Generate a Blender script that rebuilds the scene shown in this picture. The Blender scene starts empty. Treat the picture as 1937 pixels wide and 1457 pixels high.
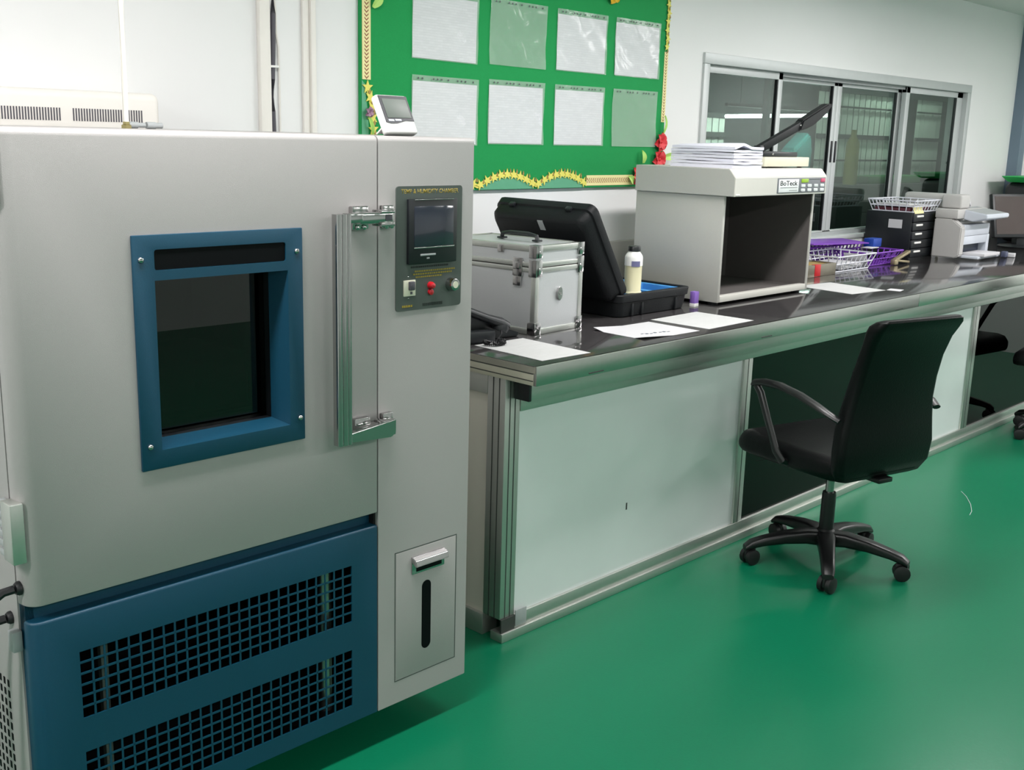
import bpy, bmesh, math, random
from mathutils import Vector, Matrix, Euler
random.seed(7)
S = bpy.context.scene
COL = S.collection
PI = math.pi

# ------------------------------------------------------------------ camera
FPX, YAW, PITCH, ROLL, CAMZ = 2084.96, .8075, .2239, .0274, 1.55
def cam_axes():
    cy, sy = math.cos(YAW), math.sin(YAW)
    fw = Vector((sy, cy, 0)); r = Vector((cy, -sy, 0)); u = Vector((0, 0, 1))
    cp, sp = math.cos(PITCH), math.sin(PITCH)
    f2 = fw*cp - u*sp; u2 = fw*sp + u*cp
    cr, sr = math.cos(ROLL), math.sin(ROLL)
    return r*cr + u2*sr, u2*cr - r*sr, f2
R_, U_, F_ = cam_axes()
cd = bpy.data.cameras.new('camera'); cam = bpy.data.objects.new('camera', cd); COL.objects.link(cam)
cd.sensor_fit = 'HORIZONTAL'; cd.sensor_width = 36; cd.lens = FPX*36/1937; cd.clip_start = .02; cd.clip_end = 60
M = Matrix.Identity(4)
for i in range(3):
    M[i][0] = R_[i]; M[i][1] = U_[i]; M[i][2] = -F_[i]
M[0][3], M[1][3], M[2][3] = 0, 0, CAMZ
cam.matrix_world = M
S.camera = cam

# ------------------------------------------------------------------ world, light, exposure
W = bpy.data.worlds.new('world'); S.world = W; W.use_nodes = True
W.node_tree.nodes['Background'].inputs[0].default_value = (.75, .85, .9, 1)
W.node_tree.nodes['Background'].inputs[1].default_value = .25
S.view_settings.view_transform = 'Standard'; S.view_settings.look = 'None'
S.view_settings.gamma = 1; S.view_settings.use_curve_mapping = False
S.view_settings.exposure = 0.42
CEIL = 2.456
LAMPS = [(x, 1.75) for x in (-1.0, 1.1, 3.2, 5.3)]+[(7.4, .8)]+[(x, -1.2) for x in (-1.0, 1.1, 3.2, 5.3, 7.4)]
LAMP_W = (22.0, 18.0)
for (lx, ly) in LAMPS:
    ld = bpy.data.lights.new('ceiling_lamp_light', 'AREA'); ld.shape = 'RECTANGLE'; ld.size = 1.2; ld.size_y = .16
    ld.energy = (LAMP_W[0] if ly > 0 else LAMP_W[1])*(1.6 if (lx < 0 and ly > 0) else 2.6 if (lx > 7 and ly > 0) else 1); ld.color = (1.0, .957, .958)
    lo = bpy.data.objects.new('ceiling_lamp_light', ld); lo.location = (lx, ly, CEIL-.085); COL.objects.link(lo)

# ------------------------------------------------------------------ materials
def lin(c):
    if isinstance(c, str):
        c = [int(c[i:i+2], 16)/255 for i in (0, 2, 4)]
    return [x/12.92 if x <= .04045 else ((x+.055)/1.055)**2.4 for x in c]
MATS = {}
def mat(name, col, rough=.5, metal=0, spec=.5, var=.06, scale=30, bump=0, bscale=200, coat=0, emit=0, alpha=1, aniso=0):
    m = bpy.data.materials.new(name); m.use_nodes = True
    nt = m.node_tree; b = nt.nodes['Principled BSDF']
    c = lin(col)
    b.inputs['Roughness'].default_value = rough; b.inputs['Metallic'].default_value = metal
    b.inputs['Specular IOR Level'].default_value = spec; b.inputs['Coat Weight'].default_value = coat
    b.inputs['Coat Roughness'].default_value = .08
    if alpha < 1: b.inputs['Alpha'].default_value = alpha
    tc = nt.nodes.new('ShaderNodeTexCoord')
    n = nt.nodes.new('ShaderNodeTexNoise'); n.inputs['Scale'].default_value = scale; n.inputs['Detail'].default_value = 3
    nt.links.new(tc.outputs['Object'], n.inputs['Vector'])
    mx = nt.nodes.new('ShaderNodeMix'); mx.data_type = 'RGBA'
    mx.inputs['A'].default_value = [max(0, x*(1-var)) for x in c]+[1]
    mx.inputs['B'].default_value = [min(1, x*(1+var)) for x in c]+[1]
    nt.links.new(n.outputs['Fac'], mx.inputs['Factor'])
    nt.links.new(mx.outputs['Result'], b.inputs['Base Color'])
    if emit:
        b.inputs['Emission Color'].default_value = c+[1]; b.inputs['Emission Strength'].default_value = emit
    if bump:
        n2 = nt.nodes.new('ShaderNodeTexNoise'); n2.inputs['Scale'].default_value = bscale; n2.inputs['Detail'].default_value = 2
        nt.links.new(tc.outputs['Object'], n2.inputs['Vector'])
        bp = nt.nodes.new('ShaderNodeBump'); bp.inputs['Strength'].default_value = bump; bp.inputs['Distance'].default_value = .002
        nt.links.new(n2.outputs['Fac'], bp.inputs['Height']); nt.links.new(bp.outputs['Normal'], b.inputs['Normal'])
    MATS[name] = m
    return m
def glass(name, tint, refl=1.0, rough=.0):
    m = bpy.data.materials.new(name); m.use_nodes = True; nt = m.node_tree
    for n in list(nt.nodes): nt.nodes.remove(n)
    o = nt.nodes.new('ShaderNodeOutputMaterial'); t = nt.nodes.new('ShaderNodeBsdfTransparent'); g = nt.nodes.new('ShaderNodeBsdfGlossy')
    t.inputs[0].default_value = lin(tint)+[1]; g.inputs['Roughness'].default_value = rough
    g.inputs[0].default_value = (.95, 1, .97, 1)
    f = nt.nodes.new('ShaderNodeFresnel'); f.inputs[0].default_value = 1.5
    geo = nt.nodes.new('ShaderNodeNewGeometry'); im = nt.nodes.new('ShaderNodeMath'); im.operation = 'MULTIPLY_ADD'; im.inputs[1].default_value = 1/1.5-1.5; im.inputs[2].default_value = 1.5
    nt.links.new(geo.outputs['Backfacing'], im.inputs[0]); nt.links.new(im.outputs[0], f.inputs[0])
    mu = nt.nodes.new('ShaderNodeMath'); mu.operation = 'MULTIPLY'; mu.inputs[1].default_value = refl; mu.use_clamp = True
    mix = nt.nodes.new('ShaderNodeMixShader')
    nt.links.new(f.outputs[0], mu.inputs[0]); nt.links.new(mu.outputs[0], mix.inputs[0])
    nt.links.new(t.outputs[0], mix.inputs[1]); nt.links.new(g.outputs[0], mix.inputs[2]); nt.links.new(mix.outputs[0], o.inputs[0])
    MATS[name] = m
    return m
def paper_mat(name, base, ink, rows, fac):
    """white sheet with faint printed rows, in the sheet's own generated coordinates"""
    m = mat(name, base, .7, var=.02, scale=12)
    nt = m.node_tree; b = nt.nodes['Principled BSDF']
    src = b.inputs['Base Color'].links[0].from_socket
    tc = nt.nodes.new('ShaderNodeTexCoord'); mp = nt.nodes.new('ShaderNodeMapping')
    br = nt.nodes.new('ShaderNodeTexBrick'); br.inputs['Scale'].default_value = rows
    br.inputs['Color1'].default_value = (1, 1, 1, 1); br.inputs['Color2'].default_value = (.6, .6, .6, 1); br.inputs['Mortar'].default_value = (0, 0, 0, 1)
    br.inputs['Mortar Size'].default_value = .03; br.inputs['Brick Width'].default_value = 1.6; br.inputs['Row Height'].default_value = .55
    nt.links.new(tc.outputs['Object'], mp.inputs[0]); nt.links.new(mp.outputs[0], br.inputs['Vector'])
    mx = nt.nodes.new('ShaderNodeMix'); mx.data_type = 'RGBA'; mx.inputs['A'].default_value = lin(ink)+[1]
    ma = nt.nodes.new('ShaderNodeMath'); ma.operation = 'MULTIPLY_ADD'; ma.inputs[1].default_value = fac; ma.inputs[2].default_value = 1-fac
    nt.links.new(br.outputs['Color'], ma.inputs[0]); nt.links.new(ma.outputs[0], mx.inputs['Factor'])
    nt.links.new(src, mx.inputs['B']); nt.links.new(mx.outputs['Result'], b.inputs['Base Color'])
    return m, mp

mat('wall_paint', 'e9e9e9', .75, var=.02, scale=3)
mat('wall_panel', 'e4e5ea', .6, var=.02, scale=3)
mat('ceiling_paint', 'd8dcd8', .8, var=.02, scale=4)
mat('trim_cream', 'e6e2dc', .55, var=.02)
mat('pillar_paint', '6f7f90', .5, var=.08, scale=8)
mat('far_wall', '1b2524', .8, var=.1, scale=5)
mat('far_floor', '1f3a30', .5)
mat('chamber_white', 'a3a09f', .42, var=.03, scale=500, bump=.25, bscale=900)
mat('chamber_blue', '053e55', .4, var=.08, scale=500, bump=.2, bscale=900)
mat('dark_gap', '0a0c0e', .8)
mat('black_inside', '05070a', .6, spec=.12)
mat('steel_inside', '6c7674', .35, metal=.7)
mat('chrome', 'b4b2b2', .14, metal=1, var=.02)
mat('brushed_steel', 'b9bbb6', .3, metal=1, var=.05, scale=60)
mat('aluminium', 'c3c5c0', .38, metal=.85, var=.04, scale=40)
mat('window_alu', 'c2c6c6', .5, metal=.25, var=.03)
mat('alu_groove', '3a3c3a', .6)
mat('alu_sheet', 'c9cbcd', .42, metal=.55, var=.04, scale=600, bump=.3, bscale=700)
mat('control_plate', '4a524e', .45, var=.05)
mat('black_plastic', '15181c', .4, var=.1)
mat('black_case', '0d1013', .55, spec=.3, var=.15, scale=60, bump=.3, bscale=300)
mat('screen_glass', '2a2c38', .08, var=.3, scale=6, coat=.6)
mat('gold_print', 'a08a2c', .5)
mat('dark_print', '16201c', .6)
mat('red_lamp', 'c01626', .25, coat=.5)
mat('cream_plastic', 'd9d6c2', .45)
mat('white_plastic', 'ecebe8', .4, var=.02)
mat('grey_plastic', '9fa3a4', .45)
mat('lcd_grey', '5c645e', .5, var=.06)
mat('bezel_grey', '26282e', .5)
mat('hose_white', 'e4e1d8', .45)
mat('brass', 'b5a878', .3, metal=.9)
mat('felt_green', '16964f', .9, var=.1, scale=300, bump=.3, bscale=600)
mat('pale_green_paper', '5fa783', .7)
mat('star_yellow', 'e6dd6a', .6, var=.04)
mat('strip_cream', 'eee3a6', .6, var=.03)
mat('chevron_brown', '8a4a33', .7)
mat('flower_red', 'd8343c', .55, var=.12, scale=40)
mat('flower_pink', 'a8849a', .6, var=.15, scale=60)
mat('leaf_lime', 'b8e07a', .6, var=.08, scale=40)
mat('flower_yellow', 'e8b822', .55)
mat('white_board', 'e4e8e8', .28, var=.03, scale=6)
mat('bench_end_panel', 'd3cdc2', .5, var=.04, scale=8)
mat('worktop', '3a3839', .09, var=.25, scale=14, coat=.3)
mat('worktop_edge', '8e8b80', .4, var=.08)
mat('end_profile', 'bdb9a8', .4, metal=.3)
mat('cabinet_grey', 'b3b2ac', .45, var=.04, scale=300, bump=.15, bscale=700)
mat('cabinet_front', 'cdcbc4', .42, var=.03, scale=300)
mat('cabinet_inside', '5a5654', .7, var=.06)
mat('label_grey', '6f7278', .45)
mat('label_white', 'eceff0', .45)
mat('lcd_green', '9cc22c', .3)
mat('key_white', 'dfe3e4', .4)
mat('key_pink', 'd8537a', .4)
mat('ream', 'dcdbe8', .75, var=.04, scale=60)
mat('sheet_white', 'c9c8cb', .7, var=.02)
mat('ink', '4a5560', .8)
mat('liquid_bottle', 'd8d2ae', .35, var=.04, coat=.3)
mat('bottle_label', '6a6a90', .6)
mat('foam_blue', '1f63b4', .6, var=.1, scale=60)
mat('foam_light', '4b97d6', .6, var=.06)
mat('purple_plastic', '8f6cc4', .45, var=.05)
mat('purple_wire', '7a3fb0', .4)
mat('white_wire', 'dcdde6', .4)
mat('tin_metal', '8a8374', .35, metal=.6, var=.12, scale=20)
mat('tape_red', 'c4141f', .4)
mat('wood_block', 'a3874a', .6, var=.15)
mat('staple_metal', 'a99b7c', .35, metal=.6)
mat('blue_box', '143f9c', .45)
mat('drawer_black', '14181d', .42, var=.1)
mat('yellow_edge', 'c4c35a', .5)
mat('printer_grey', 'b9b7b5', .5, var=.03)
mat('printer_light', 'c6cbd4', .45, var=.03)
mat('printer_dark', '20283a', .5)
mat('clip_navy', '4a5068', .5)
mat('monitor_black', '1b1e21', .45)
mat('monitor_screen', '4a403e', .25, var=.25, scale=4)
mat('tray_green', '33c262', .45)
mat('bottle_white', 'dfe0d4', .4)
mat('leather_black', '050607', .42, spec=.22, var=.15, scale=40, bump=.25, bscale=160)
mat('plastic_black', '0b0c0d', .36, var=.1)
mat('caster_black', '101112', .5)
mat('gas_chrome', '9ba09c', .22, metal=1)
mat('cable_black', '17161a', .5)
mat('cable_grey', '4c4a52', .5)
mat('tube_light', 'ffffff', .5, emit=60)
mat('lamp_tube', 'ffffff', .5, emit=6)
mat('blind_white', 'dfe6da', .7, var=.05)
mat('far_green', '2f8a3c', .7)
mat('far_teal', '3f8f8c', .7)
mat('far_yellow', '8d8a2c', .7)
mat('far_blue', '1c4f96', .7)
mat('far_red', 'b0463c', .7)
mat('folder_maroon', '5e2a38', .6)
mat('far_bar', '27302c', .7)
glass('window_glass', 'bccac4', 1.0)
glass('tint_glass', '141a18', .5)
glass('door_glass', '566a62', 1.0)
# transparent sleeve film
fm = bpy.data.materials.new('sleeve_film'); fm.use_nodes = True; MATS['sleeve_film'] = fm
nt = fm.node_tree; b = nt.nodes['Principled BSDF']; b.inputs['Base Color'].default_value = (.86, .9, .88, 1); b.inputs['Roughness'].default_value = .16
b.inputs['Alpha'].default_value = .17
tc = nt.nodes.new('ShaderNodeTexCoord'); nn = nt.nodes.new('ShaderNodeTexNoise'); nn.inputs['Scale'].default_value = 9; nn.inputs['Detail'].default_value = 2; nn.inputs['Distortion'].default_value = 1.2
nt.links.new(tc.outputs['Object'], nn.inputs['Vector']); bp = nt.nodes.new('ShaderNodeBump'); bp.inputs['Strength'].default_value = .35; bp.inputs['Distance'].default_value = .015
nt.links.new(nn.outputs['Fac'], bp.inputs['Height']); nt.links.new(bp.outputs['Normal'], b.inputs['Normal'])
# glossy epoxy floor
fl = mat('epoxy_green', '076c4b', .22, spec=.35, var=.04, scale=1.2)
nt = fl.node_tree; b = nt.nodes['Principled BSDF']
tc = nt.nodes.new('ShaderNodeTexCoord'); nn = nt.nodes.new('ShaderNodeTexNoise'); nn.inputs['Scale'].default_value = 5; nn.inputs['Detail'].default_value = 5
nt.links.new(tc.outputs['Object'], nn.inputs['Vector']); mr = nt.nodes.new('ShaderNodeMapRange'); mr.inputs['To Min'].default_value = .28; mr.inputs['To Max'].default_value = .32
nt.links.new(nn.outputs['Fac'], mr.inputs['Value']); nt.links.new(mr.outputs['Result'], b.inputs['Roughness'])
n2 = nt.nodes.new('ShaderNodeTexNoise'); n2.inputs['Scale'].default_value = 120; bp = nt.nodes.new('ShaderNodeBump'); bp.inputs['Strength'].default_value = .08; bp.inputs['Distance'].default_value = .002
nt.links.new(tc.outputs['Object'], n2.inputs['Vector']); nt.links.new(n2.outputs['Fac'], bp.inputs['Height']); nt.links.new(bp.outputs['Normal'], b.inputs['Normal'])

# ------------------------------------------------------------------ mesh helpers
def rrect(w, h, r, n=4):
    r = min(r, w/2-1e-5, h/2-1e-5); pts = []
    for cx, cy, a0 in ((w/2-r, h/2-r, 0), (-w/2+r, h/2-r, PI/2), (-w/2+r, -h/2+r, PI), (w/2-r, -h/2+r, 1.5*PI)):
        for i in range(n+1):
            a = a0+PI/2*i/n; pts.append((cx+r*math.cos(a), cy+r*math.sin(a)))
    return pts
class MB:
    def __init__(s): s.bm = bmesh.new()
    def _add(s, bm2, mtx=None):
        me = bpy.data.meshes.new('tmp'); 
        if mtx is not None: bm2.transform(mtx)
        bm2.to_mesh(me); bm2.free(); s.bm.from_mesh(me); bpy.data.meshes.remove(me)
        return s
    def box(s, x0, x1, y0, y1, z0, z1, bev=0, seg=2, mtx=None, sel=None, taper=None):
        b = bmesh.new(); bmesh.ops.create_cube(b, size=1)
        for v in b.verts:
            v.co = Vector((x0+(v.co.x+.5)*(x1-x0), y0+(v.co.y+.5)*(y1-y0), z0+(v.co.z+.5)*(z1-z0)))
        if taper:
            cx, cy = (x0+x1)/2, (y0+y1)/2
            for v in b.verts:
                if v.co.z > (z0+z1)/2: v.co.x = cx+(v.co.x-cx)*taper[0]; v.co.y = cy+(v.co.y-cy)*taper[1]
        if bev:
            es = [e for e in b.edges if sel is None or sel((e.verts[0].co+e.verts[1].co)/2)]
            bmesh.ops.bevel(b, geom=es, offset=bev, segments=seg, affect='EDGES', profile=.5)
        return s._add(b, mtx)
    def prism(s, poly, axis, a, b_, mtx=None, bev=0, seg=2):
        b = bmesh.new(); n = len(poly)
        def P(p, t):
            return {'x': (t, p[0], p[1]), 'y': (p[0], t, p[1]), 'z': (p[0], p[1], t)}[axis]
        A = [b.verts.new(P(p, a)) for p in poly]; B = [b.verts.new(P(p, b_)) for p in poly]
        b.faces.new(A); b.faces.new(list(reversed(B)))
        for i in range(n): b.faces.new((A[i], B[i], B[(i+1) % n], A[(i+1) % n]))
        bmesh.ops.recalc_face_normals(b, faces=b.faces)
        if bev: bmesh.ops.bevel(b, geom=list(b.edges), offset=bev, segments=seg, affect='EDGES')
        return s._add(b, mtx)
    def loft(s, secs, caps=True, closed=False, mtx=None):
        b = bmesh.new(); rows = [[b.verts.new(p) for p in sc] for sc in secs]; n = len(secs[0])
        m = len(rows)
        for i in range(m if closed else m-1):
            for j in range(n):
                b.faces.new((rows[i][j], rows[i][(j+1) % n], rows[(i+1) % m][(j+1) % n], rows[(i+1) % m][j]))
        if caps and not closed: b.faces.new(list(reversed(rows[0]))); b.faces.new(rows[-1])
        bmesh.ops.recalc_face_normals(b, faces=b.faces)
        return s._add(b, mtx)
    def tube(s, pts, r, n=8, closed=False, flat=1.0, up=(0, 0, 1), mtx=None):
        pts = [Vector(p) for p in pts]; secs = []; m = len(pts); up = Vector(up)
        for i, p in enumerate(pts):
            a = pts[(i-1) % m] if (closed or i) else p; c = pts[(i+1) % m] if (closed or i < m-1) else p
            t = (c-a).normalized(); sd = t.cross(up)
            if sd.length < 1e-3: sd = t.cross(Vector((1, 0, 0)))
            sd.normalize(); u2 = sd.cross(t).normalized()
            rr = r[i] if isinstance(r, (list, tuple)) else r
            secs.append([p+sd*math.cos(2*PI*k/n)*rr+u2*math.sin(2*PI*k/n)*rr*flat for k in range(n)])
        return s.loft(secs, True, closed, mtx)
    def lathe(s, prof, c=(0, 0, 0), n=24, mtx=None):
        b = bmesh.new(); rows = []
        for r, z in prof: rows.append([b.verts.new((max(r, 1e-4)*math.cos(2*PI*k/n), max(r, 1e-4)*math.sin(2*PI*k/n), z)) for k in range(n)])
        for i in range(len(rows)-1):
            for j in range(n): b.faces.new((rows[i][j], rows[i][(j+1) % n], rows[i+1][(j+1) % n], rows[i+1][j]))
        b.faces.new(list(reversed(rows[0]))); b.faces.new(rows[-1])
        bmesh.ops.recalc_face_normals(b, faces=b.faces)
        T = Matrix.Translation(c)
        return s._add(b, T @ mtx if mtx is not None else T)
    def sheet(s, fn, nu, nv, th):
        """thickened grid; fn(u,v)->Vector, thickness along -normal approx z offset vector th"""
        b = bmesh.new(); th = Vector(th)
        T = [[b.verts.new(fn(i/nu, j/nv)) for j in range(nv+1)] for i in range(nu+1)]
        Bt = [[b.verts.new(Vector(fn(i/nu, j/nv))+th) for j in range(nv+1)] for i in range(nu+1)]
        for i in range(nu):
            for j in range(nv):
                b.faces.new((T[i][j], T[i+1][j], T[i+1][j+1], T[i][j+1])); b.faces.new((Bt[i][j], Bt[i][j+1], Bt[i+1][j+1], Bt[i+1][j]))
        for i in range(nu):
            b.faces.new((T[i][0], Bt[i][0], Bt[i+1][0], T[i+1][0])); b.faces.new((T[i][nv], T[i+1][nv], Bt[i+1][nv], Bt[i][nv]))
        for j in range(nv):
            b.faces.new((T[0][j], T[0][j+1], Bt[0][j+1], Bt[0][j])); b.faces.new((T[nu][j], Bt[nu][j], Bt[nu][j+1], T[nu][j+1]))
        bmesh.ops.recalc_face_normals(b, faces=b.faces)
        return s._add(b)
    def mesh(s, name, off=(0, 0, 0), smooth=True):
        off = Vector(off)
        if off.length: bmesh.ops.translate(s.bm, verts=s.bm.verts, vec=-off)
        me = bpy.data.meshes.new(name); s.bm.to_mesh(me); s.bm.free()
        if smooth:
            for p in me.polygons: p.use_smooth = True
            me.set_sharp_from_angle(angle=math.radians(38))
        return me
    def build(s, name, m, parent=None, off=None, label=None):
        if off is None: off = parent['_o'] if (parent is not None and '_o' in parent) else (0, 0, 0)
        me = s.mesh(name, off); me.materials.append(MATS[m])
        o = bpy.data.objects.new(name, me); COL.objects.link(o)
        if parent is not None:
            o.parent = parent
            if '_o' in parent: OFFS[o.name] = 1; o['_o'] = list(off)
        if label: o['label'] = label
        return o
OFFS = {}
def cut(obj, cutter):
    """boolean difference, applied; the cutter is removed again"""
    me = cutter.mesh('cutter', obj.get('_o', (0, 0, 0)), False); c = bpy.data.objects.new('cutter', me); COL.objects.link(c)
    c.parent = obj.parent
    if obj.parent is not None: c.matrix_parent_inverse = obj.matrix_parent_inverse
    md = obj.modifiers.new('cut', 'BOOLEAN'); md.operation = 'DIFFERENCE'; md.object = c; md.solver = 'EXACT'
    bpy.context.view_layer.update()
    dg = bpy.context.evaluated_depsgraph_get(); new = bpy.data.meshes.new_from_object(obj.evaluated_get(dg))
    obj.modifiers.remove(md); old = obj.data; obj.data = new; new.name = old.name
    bpy.data.objects.remove(c); 
    new.set_sharp_from_angle(angle=math.radians(38))
    return obj
def tag(o, label, cat, group=None):
    o['label'] = label; o['category'] = cat
    if group: o['group'] = group
    return o
def thing(name, label, cat, loc=(0, 0, 0), rz=0, group=None, world=True):
    """Empty at the thing's base. world=True: parts are modelled in world coordinates (rz must be 0) and shifted to the base."""
    o = bpy.data.objects.new(name, None); COL.objects.link(o); o.empty_display_size = .05
    o.location = loc; o.rotation_euler = (0, 0, rz)
    if world: o['_o'] = list(loc)
    return tag(o, label, cat, group)
def struct(name, mb, m, parent=None):
    o = mb.build(name, m, parent)
    if parent is None: o['kind'] = 'structure'
    return o
def copy_tree(o, parent=None):
    c = o.copy(); COL.objects.link(c); c.parent = parent
    for ch in list(o.children): copy_tree(ch, c)
    return c
def text_mesh(txt, size, depth=.0006, bold=0.0, align='LEFT'):
    cu = bpy.data.curves.new('lettering', 'FONT'); cu.body = txt; cu.size = size; cu.extrude = depth; cu.offset = bold; cu.align_x = align; cu.resolution_u = 3
    o = bpy.data.objects.new('lettering', cu); COL.objects.link(o); bpy.context.view_layer.update()
    dg = bpy.context.evaluated_depsgraph_get(); me = bpy.data.meshes.new_from_object(o.evaluated_get(dg))
    bpy.data.objects.remove(o); bpy.data.curves.remove(cu)
    return me
def front_text(name, txt, x, y, z, width, height, m, parent, bold=0.0):
    """lettering on a face looking to -y, left-bottom at x,z, fitted to width x height"""
    me = text_mesh(txt, 1, .0, bold); xs = [v.co.x for v in me.vertices]; ys = [v.co.y for v in me.vertices]
    x0, x1, y0, y1 = min(xs), max(xs), min(ys), max(ys); off = Vector(parent.get('_o', (0, 0, 0)))
    for v in me.vertices:
        p = Vector((x+(v.co.x-x0)/(x1-x0)*width, y, z+(v.co.y-y0)/(y1-y0)*height)); v.co = p-off
    me.name = name; me.materials.clear(); me.materials.append(MATS[m])
    o = bpy.data.objects.new(name, me); COL.objects.link(o); o.parent = parent
    sd = o.modifiers.new('thick', 'SOLIDIFY'); sd.thickness = .0006
    return o

# ================================================================== THE ROOM
YW = 3.09
XL, XR, YF = -2.6, 8.75, -3.6
struct('floor', MB().box(XL, XR, YF, YW, -.1, 0), 'epoxy_green')
struct('ceiling', MB().box(XL, XR, YF, YW, CEIL, CEIL+.1), 'ceiling_paint')
# window opening
WX0, WX1, WZ0, WZ1 = 4.4595, 7.557, 1.007, 1.946
w = MB()
w.box(XL, WX0, YW, YW+.14, 0, CEIL); w.box(WX1, XR, YW, YW+.14, 0, CEIL)
w.box(WX0, WX1, YW, YW+.14, 0, WZ0); w.box(WX0, WX1, YW, YW+.14, WZ1, CEIL)
struct('wall_back', w, 'wall_paint')
struct('wall_left', MB().box(XL-.1, XL, YF, YW+.14, 0, CEIL), 'wall_paint')
struct('wall_right', MB().box(XR, XR+.1, YF, YW+.14, 0, CEIL), 'wall_paint')
struct('wall_front', MB().box(XL, XR, YF-.1, YF, 0, CEIL), 'wall_paint')
struct('trim_1', MB().box(8.36, 8.475, YW-.07, YW, 0, CEIL, .006).box(8.355, 8.37, YW-.075, YW, 0, CEIL), 'pillar_paint')
struct('trim_2', MB().box(2.197, 2.222, YW-.012, YW, 0, CEIL, .003).box(2.222, 2.243, YW-.022, YW, 0, CEIL, .004), 'trim_cream')
struct('trim_3', MB().box(2.028, 2.068, YW-.022, YW, 0, CEIL, .004), 'trim_cream')
# wall cable in a clip
c = thing('wall_cable', 'dark grey cable running down the white wall left of the green board', 'cable', (2.082, YW-.012, 1.2))
MB().tube([(2.082+.004*math.sin(k*1.1), YW-.009, 1.2+k*.1) for k in range(13)], .0085, 8).build('cable', 'cable_grey', c)
MB().box(2.066, 2.098, YW-.02, YW-.0005, 1.735, 1.742, .001).build('cable_clip', 'white_plastic', c)
c2 = MB().tube([(2.108, YW-.004, 1.2+.1*k) for k in range(6)]+[(2.107, YW-.004, 1.8), (2.100, YW-.004, 1.84), (2.096, YW-.004, 1.95), (2.097, YW-.004, 2.4)], .0035, 6).build('wall_wire', 'trim_cream')
tag(c2, 'thin pale wire along the white wall beside the dark cable', 'wire')

# window_1: aluminium sliding sashes
win = bpy.data.objects.new('window_1', None); COL.objects.link(win); win['kind'] = 'structure'; win['_o'] = [5.9, YW, 1.0]; win.location = (5.9, YW, 1.0)
f = MB()
f.box(WX0, WX1, YW-.012, YW+.12, 1.896, WZ1+.0, .003); f.box(WX0, WX1, YW-.012, YW+.12, WZ0, 1.03, .003)
f.box(WX0, 4.507, YW-.012, YW+.12, 1.03, 1.896, .003); f.box(7.5, WX1, YW-.012, YW+.12, 1.03, 1.896, .003)
f.build('outer_frame', 'window_alu', win)
MB().box(4.507, 7.5, YW+.035, YW+.05, 1.03, 1.05).box(4.507, 7.5, YW+.03, YW+.10, 1.878, 1.896).build('track', 'grey_plastic', win)
def sash(x0, x1, y, stl, str_):
    zb0, zt0 = 1.032, 1.8955
    m = MB(); d = .03
    m.box(x0, x1, y, y+d, zt0-.036, zt0, .002); m.box(x0, x1, y, y+d, zb0, 1.055, .002)
    m.box(x0, x0+stl, y, y+d, zb0, zt0, .002); m.box(x1-str_, x1, y, y+d, zb0, zt0, .002)
    sf = m.build('sash', 'window_alu', win)
    MB().box(x0+stl*.6, x1-str_*.6, y+.012, y+.018, 1.05, zt0-.02).build('pane', 'window_glass', sf)
    MB().box(x0+stl, x0+stl+.006, y+.004, y+.022, 1.055, zt0-.036).box(x1-str_-.006, x1-str_, y+.004, y+.022, 1.055, zt0-.036).build('gasket', 'black_plastic', sf)
    return sf
sash(4.507, 5.216, YW+.02, .02, .04); s2 = sash(5.16, 5.886, YW+.065, .03, .04); s3 = sash(5.888, 6.69, YW+.065, .05, .05); sash(6.66, 7.5, YW+.02, .05, .085)
for sx, sf in ((5.866, s2), (5.912, s3)):
    MB().box(sx-.007, sx+.007, YW+.058, YW+.067, 1.44, 1.56, .003).build('pull', 'black_plastic', sf)
# dim room beyond the window; its blinds and tube lamp stand in for reflections
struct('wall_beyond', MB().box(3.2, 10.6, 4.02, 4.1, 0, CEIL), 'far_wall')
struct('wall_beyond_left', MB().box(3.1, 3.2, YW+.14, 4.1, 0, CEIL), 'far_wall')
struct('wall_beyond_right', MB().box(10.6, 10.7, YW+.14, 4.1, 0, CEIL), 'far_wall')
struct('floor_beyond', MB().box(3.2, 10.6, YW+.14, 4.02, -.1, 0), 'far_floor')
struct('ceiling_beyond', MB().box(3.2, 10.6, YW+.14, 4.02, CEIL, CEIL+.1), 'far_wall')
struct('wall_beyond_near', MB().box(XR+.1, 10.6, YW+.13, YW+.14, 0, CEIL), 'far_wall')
bsl = None
def blind(label, x0, x1, z0, z1, dx, bars):
    t = thing('vertical_blind', label, 'blind', (x0, 3.97, z0), group='blinds beyond the window')
    n = int((x1-x0)/dx)
    for k in range(n):
        x = x0+k*dx; a = -math.radians(random.uniform(4, 14)); ww = dx*.72
        s = MB().box(-ww/2, ww/2, -.002, .002, z0, z1, mtx=Matrix.Translation((x+dx/2, 3.965, 0)) @ Matrix.Rotation(a, 4, 'Z'))
        s.build('slat', 'blind_white', t)
    MB().box(x0-.02, x1+.02, 3.94, 3.99, z1, z1+.03).build('head_rail', 'far_bar', t)
    for zb, h in bars: MB().box(x0-.02, x1+.02, 3.935, 3.95, zb-h, zb+h).build('bar', 'far_bar', t)
    return t
blind('pale vertical blind behind the middle sliding window panes', 7.136, 8.345, 1.31, 1.898, .086, ((1.802, .006), (1.595, .016), (1.428, .006)))
blind('narrow pale vertical blind behind the rightmost window pane', 8.70, 9.20, 1.30, 1.90, .078, ((1.802, .006), (1.593, .014), (1.428, .006)))
blind('small pale vertical blind low behind the leftmost window pane', 5.72, 6.0, 1.2, 1.68, .07, ((1.58, .016),))
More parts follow.
